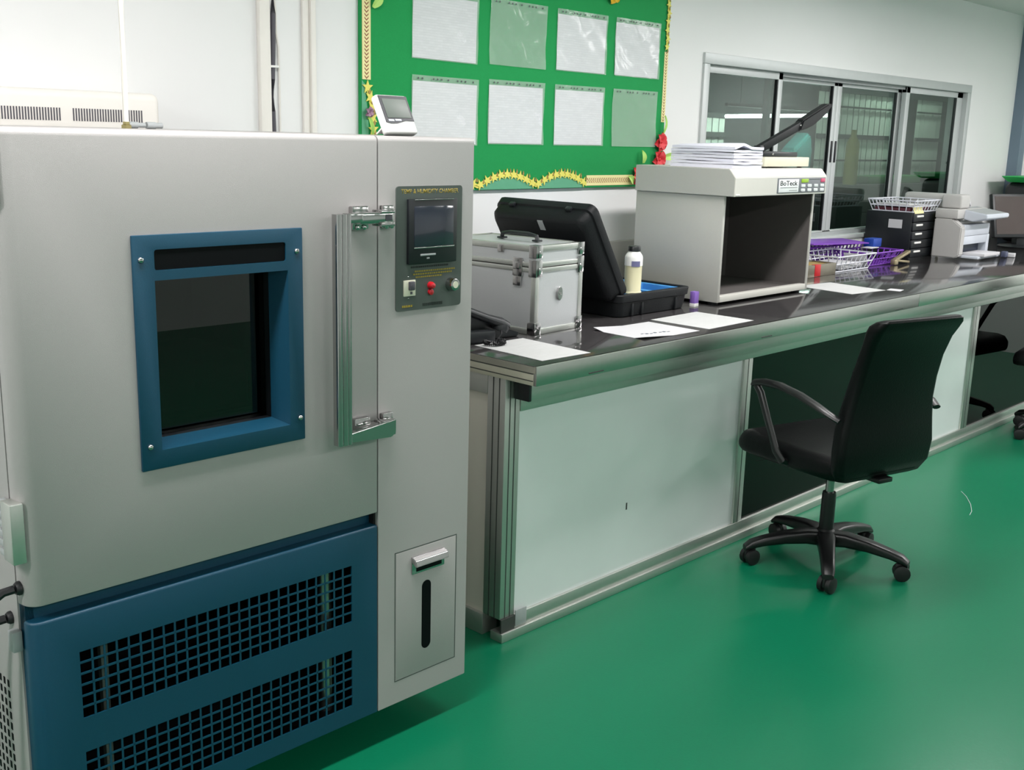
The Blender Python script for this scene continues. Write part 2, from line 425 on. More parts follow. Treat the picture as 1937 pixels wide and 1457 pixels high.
# items along a dark counter beyond
ct = MB().box(6.9, 9.45, 3.66, 3.9, 0, 1.27, .004).build('far_counter', 'far_bar'); tag(ct, 'dark counter in the dim room beyond the window', 'counter')
tag(MB().box(7.5, 8.36, 3.72, 3.86, 1.27, 1.325, .008).build('green_mat_roll', 'far_green'), 'green roll lying on the dark counter beyond the window', 'roll')
tag(MB().lathe([(.05, 1.27), (.055, 1.3), (.055, 1.62), (.04, 1.68), (.0, 1.69)], (9.28, 3.78, 0), 16).build('blue_post', 'far_blue'), 'tall blue cylinder on the counter behind the right pane', 'cylinder')
tag(MB().box(9.0, 9.16, 3.7, 3.8, 1.27, 1.295, .004).build('red_box', 'far_red'), 'small flat red box on the counter beyond the window', 'box')
tag(MB().prism([(6.52, 1.0), (6.86, 1.0), (6.9, 1.5), (6.86, 1.62), (6.66, 1.5)], 'y', 3.84, 3.96, bev=.02).build('teal_sack', 'far_teal'), 'teal bag seen through the second window pane', 'bag')
tag(MB().lathe([(.045, 1.27), (.05, 1.3), (.045, 1.55), (.02, 1.6), (.018, 1.64)], (7.22, 3.72, 0), 14).build('yellow_bottle', 'far_yellow'), 'olive yellow bottle beyond the second window pane', 'bottle')
fl2 = thing('ceiling_lamp', 'added unseen lamp that brightens the blinds beyond the window', 'lamp', (8.2, 3.6, CEIL), group='ceiling lamps')
MB().box(7.7, 8.7, 3.53, 3.67, CEIL-.05, CEIL-.0005, .005).build('housing', 'white_plastic', fl2)
ld = bpy.data.lights.new('blind_fill_light', 'AREA'); ld.shape = 'RECTANGLE'; ld.size = .9; ld.size_y = .1; ld.energy = 11; ld.color = (.95, 1, .95)  # added out of view, only to brighten the blinds
lo = bpy.data.objects.new('blind_fill_light', ld); lo.location = (8.2, 3.6, CEIL-.06); COL.objects.link(lo)
tl = thing('tube_lamp', 'glowing white tube beyond the window, standing in for a reflected lamp', 'lamp', (6.25, 3.7, 1.68))
MB().tube([(5.61, 3.7, 1.684), (6.92, 3.7, 1.728)], .011, 10).build('tube', 'tube_light', tl)  # glowing tube takes the place of a lamp line mirrored in the glass
MB().box(5.6, 6.93, 3.69, 3.71, 1.742, 1.76, mtx=None).build('housing', 'far_bar', tl)
MB().tube([(5.75, 3.7, 1.75), (5.75, 3.7, CEIL)], .003, 5).tube([(6.8, 3.7, 1.75), (6.8, 3.7, CEIL)], .003, 5).build('suspension', 'far_bar', tl)

# ceiling lamps (overhead, light the room)
for i, (lx, ly) in enumerate(LAMPS):
    rows = ['row over the bench side', 'row behind the camera']; q = i//5; nth = ['first', 'second', 'third', 'fourth', 'fifth'][i-5*q]
    t = thing('ceiling_lamp', f'white twin tube ceiling lamp, {nth} from the left, {rows[q]}', 'lamp', (lx, ly, CEIL), group='ceiling lamps')
    MB().box(lx-.62, lx+.62, ly-.1, ly+.1, CEIL-.06, CEIL-.0005, .006).build('housing', 'white_plastic', t)
    for dy in (-.05, .05): MB().tube([(lx-.6, ly+dy, CEIL-.072), (lx+.6, ly+dy, CEIL-.072)], .012, 8).build('tube', 'lamp_tube', t)

# ================================================================== ENVIRONMENTAL CHAMBER  (u, v, z): u along front, v depth from front face
CYAW, YC = -.0075, 2.0165
CO = (1.36, .45, 0.0)
ch = bpy.data.objects.new('environmental_chamber', None); COL.objects.link(ch)
ca, sa = math.cos(CYAW), math.sin(CYAW)
ch.location = (ca*CO[0]-sa*CO[1], YC+sa*CO[0]+ca*CO[1], 0); ch.rotation_euler = (0, 0, CYAW); ch['_o'] = list(CO)
tag(ch, 'large off-white and blue climate test chamber standing left of the bench', 'test chamber')
CL, SX, CR, CB, CT, DB = .782, 1.6309, 1.9373, .10, 1.538, .6355
VB = .86
m = MB(); m.box(CL, CL+.02, .056, VB, CB, CT, .0); m.box(CR-.02, CR, .03, VB, CB, CT); m.box(CL+.0201, CR-.0201, .056, VB, CT-.02, CT); m.box(CL+.0201, CR-.0201, .1, VB, CB, CB+.02); m.box(CL+.0201, CR-.0201, VB-.02, VB, CB+.0201, CT-.0201)
m.build('body', 'chamber_white', ch)
# lower machinery bay back plate and chamber interior
m = MB(); m.box(CL+.03, SX-.01, .42, .44, CB+.03, .64); m.box(CL+.03, SX-.01, .09, .43, .655, .67); m.box(CL+.03, CL+.04, .09, .42, CB+.03, .65); m.box(SX-.02, SX-.01, .09, .42, CB+.03, .65)
m.box(CL+.03, SX-.01, .01, .43, CB+.0205, CB+.03); m.build('machine_bay', 'black_inside', ch)
m = MB(); m.box(.98, 1.50, .62, .63, .80, 1.40); m.box(.97, .98, .12, .62, .80, 1.40); m.box(1.50, 1.51, .12, .62, .80, 1.40); m.box(.98, 1.50, .12, .62, .79, .80); m.box(.98, 1.50, .12, .62, 1.40, 1.41)
m.build('test_space', 'steel_inside', ch)
MB().box(.99, 1.49, .3, .6, .985, 1.0).build('shelf', 'steel_inside', ch)
MB().tube([(1.512, .06, .13), (1.512, .06, .58)], .017, 12).build('pipe', 'brushed_steel', ch)
MB().box(.935, .95, .04, .055, .13, .58).build('bracket', 'control_plate', ch)
MB().box(CL+.05, SX-.02, .2, .36, CB+.01, CB+.13, .01).build('compressor_tray', 'black_inside', ch)
# door
isl = lambda p: abs(p.x-CL) < .001 and abs(p.y) < .001
d = bmesh.new(); 
m = MB(); b = m.bm; bmesh.ops.create_cube(b, size=1)
for v in b.verts: v.co = Vector((CL if v.co.x < 0 else SX-.002, 0 if v.co.y < 0 else .05, DB if v.co.z < 0 else CT))
e1 = [e for e in b.edges if all(abs(v.co.x-CL) < 1e-4 and abs(v.co.y) < 1e-4 for v in e.verts)]
bmesh.ops.bevel(b, geom=e1, offset=.030, segments=6, affect='EDGES', profile=.5)
e2 = [e for e in b.edges if all(abs(v.co.z-CT) < 1e-4 for v in e.verts) and not all(abs(v.co.y-.05) < 1e-4 for v in e.verts) and not all(abs(v.co.x-(SX-.002)) < 1e-4 for v in e.verts)]
bmesh.ops.bevel(b, geom=e2, offset=.013, segments=4, affect='EDGES', profile=.5)
e3 = [e for e in b.edges if all(abs(v.co.z-DB) < 1e-4 for v in e.verts) and all(v.co.y < .04 for v in e.verts)]
bmesh.ops.bevel(b, geom=e3, offset=.005, segments=2, affect='EDGES', profile=.5)
door = m.build('door', 'chamber_white', ch)
OU0, OU1, OZ0, OZ1 = 1.068, 1.3785, .9035, 1.2495
cut(door, MB().box(OU0-.006, OU1+.006, -.05, .12, OZ0-.006, OZ1+.006))
cut(door, MB().box(1.072, 1.372, -.05, .025, 1.272, 1.309))
FA, FC, FD, FB = 1.0238, 1.4177, .8644, 1.3396
m = MB().box(FA, FC, -.007, .0005, FD, FB, .002)
wf = m.build('window_frame', 'chamber_blue', door)
cut(wf, MB().box(OU0, OU1, -.05, .12, OZ0, OZ1)); cut(wf, MB().box(1.0688, 1.3738, -.05, .05, 1.2698, 1.3106, .005))
DP = .042
m = MB(); m.prism([(OU0, -.006), (OU0, DP), (OU0-.004, DP), (OU0-.004, -.006)], 'z', OZ0-.004, OZ1+.004)
m.prism([(OU1, -.006), (OU1-.018, DP), (OU1+.004, DP), (OU1+.004, -.006)], 'z', OZ0-.004, OZ1+.004)
m.prism([(-.006, OZ0), (DP, OZ0+.012), (DP, OZ0-.004), (-.006, OZ0-.004)], 'x', OU0-.003, OU1+.003)
m.prism([(-.006, OZ1), (DP, OZ1-.006), (DP, OZ1+.004), (-.006, OZ1+.004)], 'x', OU0-.003, OU1+.003)
m.build('window_reveal', 'chamber_blue', door)
m = MB(); m.box(OU0-.004, OU0+.002, DP, .12, OZ0, OZ1).box(OU1-.012, OU1, DP, .12, OZ0, OZ1).box(OU0, OU1-.012, DP, .12, OZ0, OZ0+.009).box(OU0, OU1-.012, DP, .12, OZ1-.005, OZ1); m.build('window_seal', 'black_plastic', door)
m = MB()
for k, (v0, ins, wd) in enumerate(((.078, .006, .010), (.092, .012, .008), (.108, .02, .008))):
    u0, u1, z0, z1 = OU0+.002, OU1-.013-ins, OZ0+.0095+ins, OZ1-.006
    m.box(u0, u1, v0, v0+.006, z0, z0+wd, .001); m.box(u0, u1, v0, v0+.006, z1-wd, z1, .001); m.box(u1-wd, u1, v0, v0+.006, z0, z1, .001); m.box(u0, u0+wd*.5, v0, v0+.006, z0, z1, .001)
m.build('glazing_frame', 'control_plate', door)
MB().box(OU0+.003, OU1-.013, .070, .074, OZ0+.0095, OZ1-.006).build('window_glass', 'door_glass', door)
MB().box(1.0695, 1.3735, -.0045, -.002, 1.2705, 1.31).build('lamp_window', 'black_inside', door)
MB().box(1.06, 1.383, .026, .03, 1.262, 1.318).build('lamp_recess', 'black_inside', door)
rx = Matrix.Rotation(PI/2, 4, 'X')
for (su, sz) in ((1.0405, 1.2916), (1.402, 1.2896), (1.0425, .9138), (1.4045, .9157)):
    MB().lathe([(.0062, .0), (.006, .002), (.004, .0045), (.0, .0055)], (su, -.007, sz), 14, rx).build('screw', 'chrome', door)
# handle : chrome double-ridge bar with arms running to the two latches
h = MB(); hz0, hz1 = .8455, 1.369
for hu, hr in ((1.4795, .0075), (1.494, .0085), (1.5055, .006)):
    h.loft([[(hu+p[0], -.048+p[1], z) for p in rrect(hr*2.05, .026, hr*.95, 4)] for z in (hz0, hz1)])
handle = h.build('handle', 'chrome', door)
MB().box(1.503, 1.55, -.052, -.034, 1.348, 1.370, .003).build('upper_arm', 'chrome', door)
MB().prism([(1.503, .8475), (1.632, .8395), (1.645, .849), (1.645, .882), (1.503, .868)], 'y', -.054, -.036, bev=.002).build('lower_arm', 'chrome', door)
def latch(u0, zc, nm):
    l = MB()
    l.box(u0+.004, u0+.05, -.016, 0, zc-.026, zc+.026, .003); l.box(SX+.004, SX+.036, -.016, 0, zc-.026, zc+.026, .003)
    l.box(u0+.002, u0+.098, -.046, -.012, zc-.012, zc+.014, .005)
    l.box(u0+.06, u0+.1, -.05, -.014, zc-.019, zc-.009, .002); l.box(u0+.06, u0+.1, -.05, -.014, zc+.011, zc+.018, .002)
    for k in range(2): l.lathe([(.006, 0), (.006, .003), (0, .005)], (u0+.016+.02*k, -.016, zc-.021), 10, rx)
    for k in range(2): l.lathe([(.006, 0), (.006, .003), (0, .005)], (SX+.012+.016*k, -.016, zc-.021), 10, rx)
    p = l.build('latch', 'chrome', ch); MB().box(u0+.075, u0+.094, -.0475, -.045, zc-.006, zc+.008, .001).build('keeper', 'cable_grey', p)
latch(1.543, 1.356, 'a'); latch(1.547, .862, 'b')
# hinges on the left side
for hz in (.79, 1.465):
    m = MB(); m.box(CL-.02, CL+.006, .004, .05, hz-.06, hz+.06, .003); hg = m.build('hinge', 'aluminium', ch)
    k = MB()
    for i in range(6): k.box(CL-.017, CL, .052, .078, hz-.058+i*.0195, hz-.042+i*.0195, .004)
    k.build('knuckle', 'grey_plastic', hg)
MB().box(CL-.018, CL+.002, .045, .07, .535, .578, .003).build('side_clip', 'grey_plastic', ch)
MB().lathe([(.014, 0), (.014, .005), (.011, .010), (.0, .011)], (CL, .034, .672), 14, Matrix.Rotation(-PI/2, 4, 'Y')).build('cable_grommet', 'cable_black', ch)
MB().lathe([(.013, 0), (.013, .005), (.010, .010), (.0, .011)], (CL, .09, .592), 14, Matrix.Rotation(-PI/2, 4, 'Y')).build('cable_grommet', 'cable_black', ch)
m = MB()
for r_ in range(12):
    for c_ in range(8): m.box(CL-.001, CL+.002, .13+c_*.02, .138+c_*.02, .16+r_*.024, .175+r_*.024)
vn = m.build('side_vent', 'black_inside', ch)
# lower blue panel
BT = .6035
m = MB(); b = m.bm; bmesh.ops.create_cube(b, size=1)
for v in b.verts: v.co = Vector((CL if v.co.x < 0 else SX-.002, 0 if v.co.y < 0 else .03, CB if v.co.z < 0 else BT))
e1 = [e for e in b.edges if all(abs(v.co.x-CL) < 1e-4 and abs(v.co.y) < 1e-4 for v in e.verts)]
bmesh.ops.bevel(b, geom=e1, offset=.026, segments=6, affect='EDGES', profile=.5)
e2 = [e for e in b.edges if all(abs(v.co.z-BT) < 1e-4 for v in e.verts) and not all(abs(v.co.y-.03) < 1e-4 for v in e.verts) and not all(abs(v.co.x-(SX-.002)) < 1e-4 for v in e.verts)]
bmesh.ops.bevel(b, geom=e2, offset=.005, segments=3, affect='EDGES', profile=.5)
lp = m.build('lower_panel', 'chamber_blue', ch)
GL, GR = .8739, 1.551
GZ = ((.3727, .5187), (.1464, .2972))
for z0, z1 in GZ: cut(lp, MB().box(GL, GR, -.05, .1, z0, z1))
cut(lp, MB().box(GL-.03, GR+.03, .004, .1, GZ[1][0]-.02, GZ[0][1]+.02))
MB().box(CL+.004, SX-.003, .03, .05, .585, .65).box(CL+.004, CL+.02, .03, .056, CB, .65).build('seam_filler', 'chamber_blue', ch)
for z0, z1 in GZ:
    g = MB(); nx, nz = 26, 6; wbar = .0042
    for i in range(nx-1):
        x = GL+(i+1)*(GR-GL)/nx; g.box(x-wbar/2, x+wbar/2, .0005, .003, z0, z1)
    for j in range(nz-1):
        z = z0+(j+1)*(z1-z0)/nz; g.box(GL, GR, .0005, .003, z-wbar/2, z+wbar/2)
    g.build('grille', 'chamber_blue', lp)
# right control column
m = MB(); b = m.bm; bmesh.ops.create_cube(b, size=1)
for v in b.verts: v.co = Vector((SX+.002 if v.co.x < 0 else CR, 0 if v.co.y < 0 else .03, CB if v.co.z < 0 else CT))
e2 = [e for e in b.edges if all(abs(v.co.z-CT) < 1e-4 and abs(v.co.y) < 1e-4 for v in e.verts)]
bmesh.ops.bevel(b, geom=e2, offset=.013, segments=4, affect='EDGES', profile=.5)
e2 = [e for e in b.edges if all(abs(v.co.x-CR) < 1e-4 and v.co.y < .001 for v in e.verts)]
bmesh.ops.bevel(b, geom=e2, offset=.006, segments=2, affect='EDGES', profile=.5)
cc = m.build('control_column', 'chamber_white', ch)
MB().box(SX-.004, SX+.004, .012, .03, CB, CT-.012).build('seam', 'dark_gap', ch)
fo = MB(); PL0, PL1, PZ0, PZ1 = 1.6855, 1.8966, .1609, .5153
for a in ((PL0, PL0+.0022, PZ0, PZ1), (PL1-.0022, PL1, PZ0, PZ1), (PL0, PL1, PZ0, PZ0+.0022), (PL0, PL1, PZ1-.0022, PZ1)): fo.box(a[0], a[1], -.0007, .001, a[2], a[3])
fo.build('flap_seam', 'control_plate', ch)
fp = MB().box(PL0+.004, PL1-.004, -.0014, .0006, PZ0+.004, PZ1-.004, .0006).build('access_flap', 'chamber_white', ch)
MB().prism([(1.791+p[0], .3195+p[1]) for p in rrect(.031, .191, .0154, 6)], 'y', -.0019, .0).build('sight_glass', 'black_inside', fp)
m = MB(); hx0, hx1, hzz0, hzz1 = 1.7381, 1.8499, .4435, .491
m.box(hx0, hx1, -.006, -.001, hzz0, hzz1, .002); m.prism([(-.005, hzz1), (-.02, hzz1-.006), (-.024, hzz1-.02), (-.02, hzz1-.024), (-.005, hzz1-.014)], 'x', hx0, hx1, bev=.0015)
fh = m.build('flap_handle', 'chrome', fp)
MB().box(hx0+.014, hx1-.012, -.008, -.0055, hzz0+.006, hzz0+.024, .001).build('finger_recess', 'black_inside', fh)
# control panel
PU0, PU1, PB, PT = 1.684, 1.894, 1.1282, 1.424
cp = MB().prism([(PU0+(PU1-PU0)/2+p[0], PB+(PT-PB)/2+p[1]) for p in rrect(PU1-PU0, PT-PB, .008, 4)], 'y', -.003, .0005).build('control_panel', 'control_plate', ch)
m = MB(); m.box(1.716, 1.870, -.012, -.002, 1.2398, 1.394, .002); bz = m.build('display_bezel', 'black_plastic', cp)
MB().box(1.732, 1.857, -.0135, -.011, 1.281, 1.377, .001).build('display_screen', 'screen_glass', cp)
MB().box(1.730, 1.859, -.0145, -.011, 1.277, 1.2805, .0008).box(1.732, 1.858, -.014, -.011, 1.3915, 1.3935, .0005).build('bezel_trim', 'chrome', cp)
MB().box(1.752, 1.80, -.0135, -.011, 1.259, 1.2635, .0005).box(1.772, 1.78, -.0135, -.011, 1.2515, 1.2545).build('display_legend', 'grey_plastic', cp)
front_text('lettering', 'TEMP & HUMIDITY CHAMBER', 1.699, -.0031, 1.4065, .182, .0105, 'gold_print', cp, .01)
for (a, b_, z, wd, mm) in ((1.73, 1.85, 1.232, .0022, 'dark_print'), (1.742, 1.872, 1.2215, .0018, 'gold_print'), (1.737, 1.862, 1.2145, .0018, 'gold_print'), (1.745, 1.83, 1.2075, .0016, 'gold_print'), (1.703, 1.735, 1.139, .0025, 'gold_print'), (1.768, 1.832, 1.139, .0035, 'dark_print')):
    p = MB(); x = a
    while x < b_:
        L = random.uniform(.003, .007); p.box(x, min(x+L, b_), -.0037, -.0028, z-wd, z+wd); x += L+.0018
    p.build('printed_line', mm, cp)
MB().box(1.7065, 1.743, -.006, -.0028, 1.1635, 1.202, .001).build('switch_plate', 'cream_plastic', cp)
sw = MB(); sw.box(1.72, 1.736, -.014, -.005, 1.178, 1.199, .002, mtx=None).box(1.726, 1.732, -.0075, -.005, 1.168, 1.174); sw.build('power_switch', 'cable_grey', cp)
for sz in (1.21, 1.157): MB().lathe([(.002, 0), (.0015, .001), (0, .0015)], (1.722, -.003, sz), 8, rx).build('screw', 'chrome', cp)
MB().lathe([(.009, 0), (.0088, .008), (.006, .014), (0, .016)], (1.7915, -.003, 1.185), 16, rx).lathe([(.0075, 0), (.0075, .006), (0, .008)], (1.7915, -.003, 1.1685), 14, rx).build('red_indicator', 'red_lamp', cp)
kn = MB().lathe([(.0165, 0), (.0165, .012), (.0145, .019), (.011, .02), (.0, .02)], (1.858, -.003, 1.183), 20, rx).build('knob', 'chrome', cp)
MB().lathe([(.0085, .0), (.0085, .001), (0, .001)], (1.858, -.023, 1.183), 16, rx).build('knob_cap', 'cream_plastic', kn)
# feet
for (fu, fv) in ((.9, .16), (1.8, .2), (.9, .76), (1.8, .76)):
    c = MB().box(fu-.03, fu+.03, fv-.03, fv+.03, .085, .1).box(fu-.028, fu-.02, fv-.02, fv+.025, .03, .09).box(fu+.02, fu+.028, fv-.02, fv+.025, .03, .09)
    cs = c.build('caster', 'grey_plastic', ch)
    MB().lathe([(.03, -.016), (.036, -.012), (.036, .012), (.03, .016)], (fu, fv+.01, .0365), 18, Matrix.Rotation(PI/2, 4, 'Y')).build('wheel', 'caster_black', cs)

def cw(u, v, z):   # chamber coordinates -> world
    return Vector((ca*u-sa*v, YC+sa*u+ca*v, z))
# cables leaving the chamber's left side
for (v, z, lab, dz) in ((.034, .672, 'black cable leaving the grommet high on the chamber side', -.05), (.09, .592, 'black cable leaving the lower grommet on the chamber side', .0)):
    p = cw(CL-.013, v, z); pts = [p, p+Vector((-.02, .002, -.002)), p+Vector((-.06, .004, dz*.5)), p+Vector((-.14, .01, dz*1.6)), p+Vector((-.24, .02, -.25)), p+Vector((-.3, .05, -z+.012)), p+Vector((-.45, .2, -z+.0095))]
    tag(MB().tube(pts, .009, 8).build('power_cable', 'cable_black'), lab, 'cable')
# white hose with fittings on top of the chamber
hb = cw(1.33, .6, CT)
hs = thing('drain_hose', 'thin cream hose rising from fittings on the chamber top', 'hose', tuple(hb))
pts = [hb+Vector((0, 0, .012)), hb+Vector((.001, .002, .1)), hb+Vector((.003, .004, .3)), hb+Vector((.006, .003, .6)), hb+Vector((.006, .003, CEIL-CT-.002))]
MB().tube(pts, .0065, 8).build('hose', 'hose_white', hs)
MB().lathe([(.013, 0), (.013, .008), (.009, .01), (.009, .016), (0, .016)], tuple(hb), 6).build('fitting', 'brass', hs)
f2 = MB()
for k, (dx, r) in enumerate(((.022, .008), (.042, .006), (.07, .0085), (.088, .007))): f2.lathe([(r, -.012), (r, .012)], tuple(hb+Vector((dx, .01, .0087))), 10, Matrix.Rotation(PI/2, 4, 'Y'))
f2.build('union_nut', 'grey_plastic', hs)
# air vent unit on the wall behind
av = thing('air_conditioner', 'cream wall air unit with vertical slots behind the chamber', 'air conditioner', (1.1, YW, 1.25))
m = MB().box(.45, 1.617, YW-.14, YW-.001, 1.25, 1.634, .022, 4); m.build('housing', 'trim_cream', av)
for g0, n in ((1.0, 60), (1.36, 60)):
    sl = MB()
    for k in range(n):
        x = g0+k*.0075
        if x > 1.56 or (g0 < 1.2 and x > 1.328): break
        sl.box(x, x+.0034, YW-.1412, YW-.138, 1.553, 1.586)
    sl.build('slot_grille', 'cable_grey', av)

# hygrometer on the chamber top
hp = cw(1.738, .045, CT)
hy = thing('thermo_hygrometer', 'small white digital thermo-hygrometer propped on the chamber top', 'hygrometer', tuple(hp), math.radians(4), world=False)
T = Matrix.Rotation(math.radians(-27), 4, 'X')
def hpart(name, mb, m, par): return mb.build(name, m, par)
MB().box(-.05, .05, -.011, .011, .0, .098, .006, 3, mtx=T).build('case', 'white_plastic', hy)
# lean: bottom edge stays on the chamber
bz2 = MB().prism([(-.046, .094), (.046, .094), (.046, .03), (.02, .031), (-.01, .024), (-.03, .023), (-.046, .026)], 'y', -.0125, -.0105, mtx=T).build('display_bezel', 'bezel_grey', hy)
MB().box(-.038, .040, -.0135, -.012, .037, .086, .001, mtx=T).build('display', 'lcd_grey', hy)
MB().box(-.038, -.02, -.0135, -.012, .028, .033, .001, mtx=T).box(-.016, .004, -.0135, -.012, .029, .034, .001, mtx=T).build('button', 'printer_light', hy)
MB().prism([(.012, .035), (.052, .003), (.055, .0005), (.050, .0005), (.010, .031)], 'x', -.03, .03).build('stand', 'white_plastic', hy)
hy.location.z += .003

# ================================================================== NOTICE BOARD
BX0, BX1, BZ0, BZ1 = 2.4277, 4.162, 1.336, 2.30
nb = thing('notice_board', 'green felt notice board hanging on the white wall', 'board', (3.3, YW, BZ0))
MB().box(BX0, BX1, YW-.018, YW-.001, BZ0, BZ1, .003).build('felt_panel', 'felt_green', nb)
FY = YW-.0185      # face of the felt
# document sleeves
dm, mp = paper_mat('print_rows', 'e6e6ea', 'a4a6ae', 60, .42); mp.inputs['Rotation'].default_value = (PI/2, 0, 0)
def sleeve(label, x0, x1, z0, z1, sheet, tilt=0.0, sheet_top=.024):
    t = thing('document_sleeve', label, 'document', ((x0+x1)/2, FY, z0), group='plastic document sleeves on the board', world=False); t.rotation_euler = (0, tilt, 0)
    wd, hh = x1-x0, z1-z0
    if sheet:
        MB().sheet(lambda a, b: Vector(((a-.5)*(wd-.012), -.0025-.0015*math.sin(a*5+x0*9)*math.sin(b*4), .004+b*(hh-sheet_top))), 8, 8, (0, .0012, 0)).build('sheet', 'print_rows', t)
    ph = x0*7
    MB().sheet(lambda a, b: Vector(((a-.5)*wd+.0012*math.sin(b*7+ph), -.006-.002*math.sin(a*6+ph)*math.sin(b*5+ph)-.001*math.sin(a*17+b*13+ph), b*hh)), 14, 12, (0, .0006, 0)).build('film', 'sleeve_film', t)
    hl = MB()
    for k in (-.42, -.36, -.2, -.14, -.08, .02, .16, .22, .28, .4): hl.lathe([(.0035, 0), (.0035, .0008)], (k*wd, -.0095, hh-.011), 8, rx)
    hl.build('punch_hole', 'cable_grey', t)
    return t
P1, P2, P3, P4 = (2.649, 2.972), (3.033, 3.346), (3.409, 3.723), (3.778, 4.091)
sleeve('white printed sheet in a creased sleeve, top row, left end of the board', *P1, 1.80, 2.042, True, .012)
sleeve('empty clear sleeve in the top row, second from left', *P2, 1.803, 2.042, False, .008)
sleeve('white sheet in a sleeve, top row, third from left', *P3, 1.803, 2.04, True, .004)
sleeve('white sheet in a sleeve, top row, right end of the board', *P4, 1.803, 2.04, True, .0)
sleeve('white sheet in a sleeve behind the hygrometer, lower row', P1[0], 2.978, 1.505, 1.745, True, .008)
sleeve('white printed sheet in a sleeve, lower row, second from left', *P2, 1.51, 1.75, True, .0)
sleeve('white sheet in a sleeve, lower row, third from left', *P3, 1.51, 1.75, True, -.004)
sleeve('empty clear sleeve at the lower right of the board', *P4, 1.51, 1.75, False, .0)
# borders
def star_poly(r, r2, n=5, a0=PI/2): return [((r if k % 2 == 0 else r2)*math.cos(a0+PI*k/n), (r if k % 2 == 0 else r2)*math.sin(a0+PI*k/n)) for k in range(2*n)]
star_me = MB().prism(star_poly(.024, .010), 'y', -.0012, .0012).mesh('star', smooth=False); star_me.materials.append(MATS['star_yellow'])
drop_me = MB().prism([(-.005, 0), (0, -.006), (.005, 0), (.002, .008), (0, .013), (-.002, .008)], 'y', -.0008, .0008).mesh('drop', smooth=False); drop_me.materials.append(MATS['wood_block'])
def put(me, name, parent, p, ang=0, sc=1):
    o = bpy.data.objects.new(name, me); COL.objects.link(o); o.parent = parent; o.location = Vector(p)-Vector(parent['_o']); o.rotation_euler = (0, ang, 0); o.scale = (sc, 1, sc)
    return o
ga = thing('star_garland', 'yellow paper star garland in arcs along the board bottom', 'garland', (3.3, FY, BZ0), group='star garlands')
def arc_pts(x0, x1, z0, z1, n): return [(x0+(x1-x0)*k/n, z0+(z1-z0)*math.sin(PI*k/n)) for k in range(n+1)]
for (x0, x1) in ((2.66, 2.985), (2.985, 3.315), (3.315, 3.628)):
    n = 9; ap = arc_pts(x0, x1, 1.352, 1.396, 24)
    poly = [(x, z+.007) for x, z in ap]+[(x, z-.009) for x, z in reversed(ap)]
    MB().prism(poly, 'y', FY-.004, FY-.0022).build('garland_band', 'star_yellow', ga)
    MB().prism([(x0+.01, 1.338)]+[(x, z-.008) for x, z in ap[2:-2]]+[(x1-.01, 1.338)], 'y', FY-.002, FY-.0004).build('backing_strip', 'pale_green_paper', ga)
    for k in range(n):
        t_ = (k+.35)/n; x = x0+(x1-x0)*t_; z = 1.352+.044*math.sin(PI*t_)
        put(star_me, 'star', ga, (x, FY-.0054, z), -.5*math.cos(PI*t_)+random.uniform(-.15, .15), .95)
        put(drop_me, 'drop', ga, (x+.018, FY-.0062, z+.009), 0, 1.0)
def strip(label, x0, x1, z0, z1, vert):
    t = thing('border_strip', label, 'border strip', ((x0+x1)/2, FY, z0), group='cream border strips')
    MB().box(x0, x1, FY-.0022, FY-.0003, z0, z1).build('paper_strip', 'strip_cream', t)
    ch_ = MB(); L = (z1-z0) if vert else (x1-x0); n = int(L/.0125); cx, cz = (x0+x1)/2, (z0+z1)/2
    hw = (x1-x0 if vert else z1-z0)*.24
    for k in range(n):
        s = (k+.5)*L/n
        if vert: q = [(cx-hw, z0+s+.008), (cx, z0+s), (cx+hw, z0+s+.008), (cx+hw, z0+s+.004), (cx, z0+s-.004), (cx-hw, z0+s+.004)]
        else: q = [(x0+s-.004, cz+hw), (x0+s+.004, cz), (x0+s-.004, cz-hw), (x0+s-.0005, cz-hw), (x0+s+.0075, cz), (x0+s-.0005, cz+hw)]
        ch_.prism(q, 'y', FY-.0028, FY-.002)
    ch_.build('chevron_print', 'chevron_brown', t)
strip('cream strip with brown chevrons up the left edge of the board', 2.432, 2.468, 1.718, 2.26, True)
strip('cream strip with brown chevrons at the bottom right of the board', 3.63, 3.945, 1.345, 1.388, False)
strip('narrow cream strip with brown marks down the right edge of the board', 4.132, 4.158, 1.62, 1.925, True)
gl = thing('star_garland', 'yellow star garland at the left edge behind the hygrometer', 'garland', (2.45, FY, 1.45), group='star garlands')
MB().prism([(2.43, 1.34), (2.43, 1.715), (2.447, 1.7), (2.447, 1.66), (2.458, 1.6), (2.46, 1.34)], 'y', FY-.002, FY-.0004).build('backing_strip', 'pale_green_paper', gl)
gp = [(2.452, 1.693), (2.464, 1.66), (2.472, 1.625), (2.474, 1.59), (2.477, 1.553), (2.474, 1.518)]
MB().tube([(x, FY-.0032, z) for x, z in gp], .007, 6, flat=.15, up=(0, 1, 0)).build('garland_band', 'star_yellow', gl)
for i, (x, z) in enumerate(gp): put(star_me, 'star', gl, (x, FY-.0054, z), .3*i, 1.0); put(drop_me, 'drop', gl, (x+.008, FY-.0062, z-.018), 0, 1.1)
gr = thing('star_garland', 'yellow star garland down the upper right edge of the board', 'garland', (4.14, FY, 1.93), group='star garlands')
gp = [(4.142+.004*math.sin(k*2), 1.945+k*.036) for k in range(9)]
MB().tube([(x, FY-.0032, z) for x, z in gp], .007, 6, flat=.15, up=(0, 1, 0)).build('garland_band', 'star_yellow', gr)
for i, (x, z) in enumerate(gp): put(star_me, 'star', gr, (x, FY-.0054, z), .4*i, .8); put(drop_me, 'drop', gr, (x+.006, FY-.0062, z-.018), 0, .9)
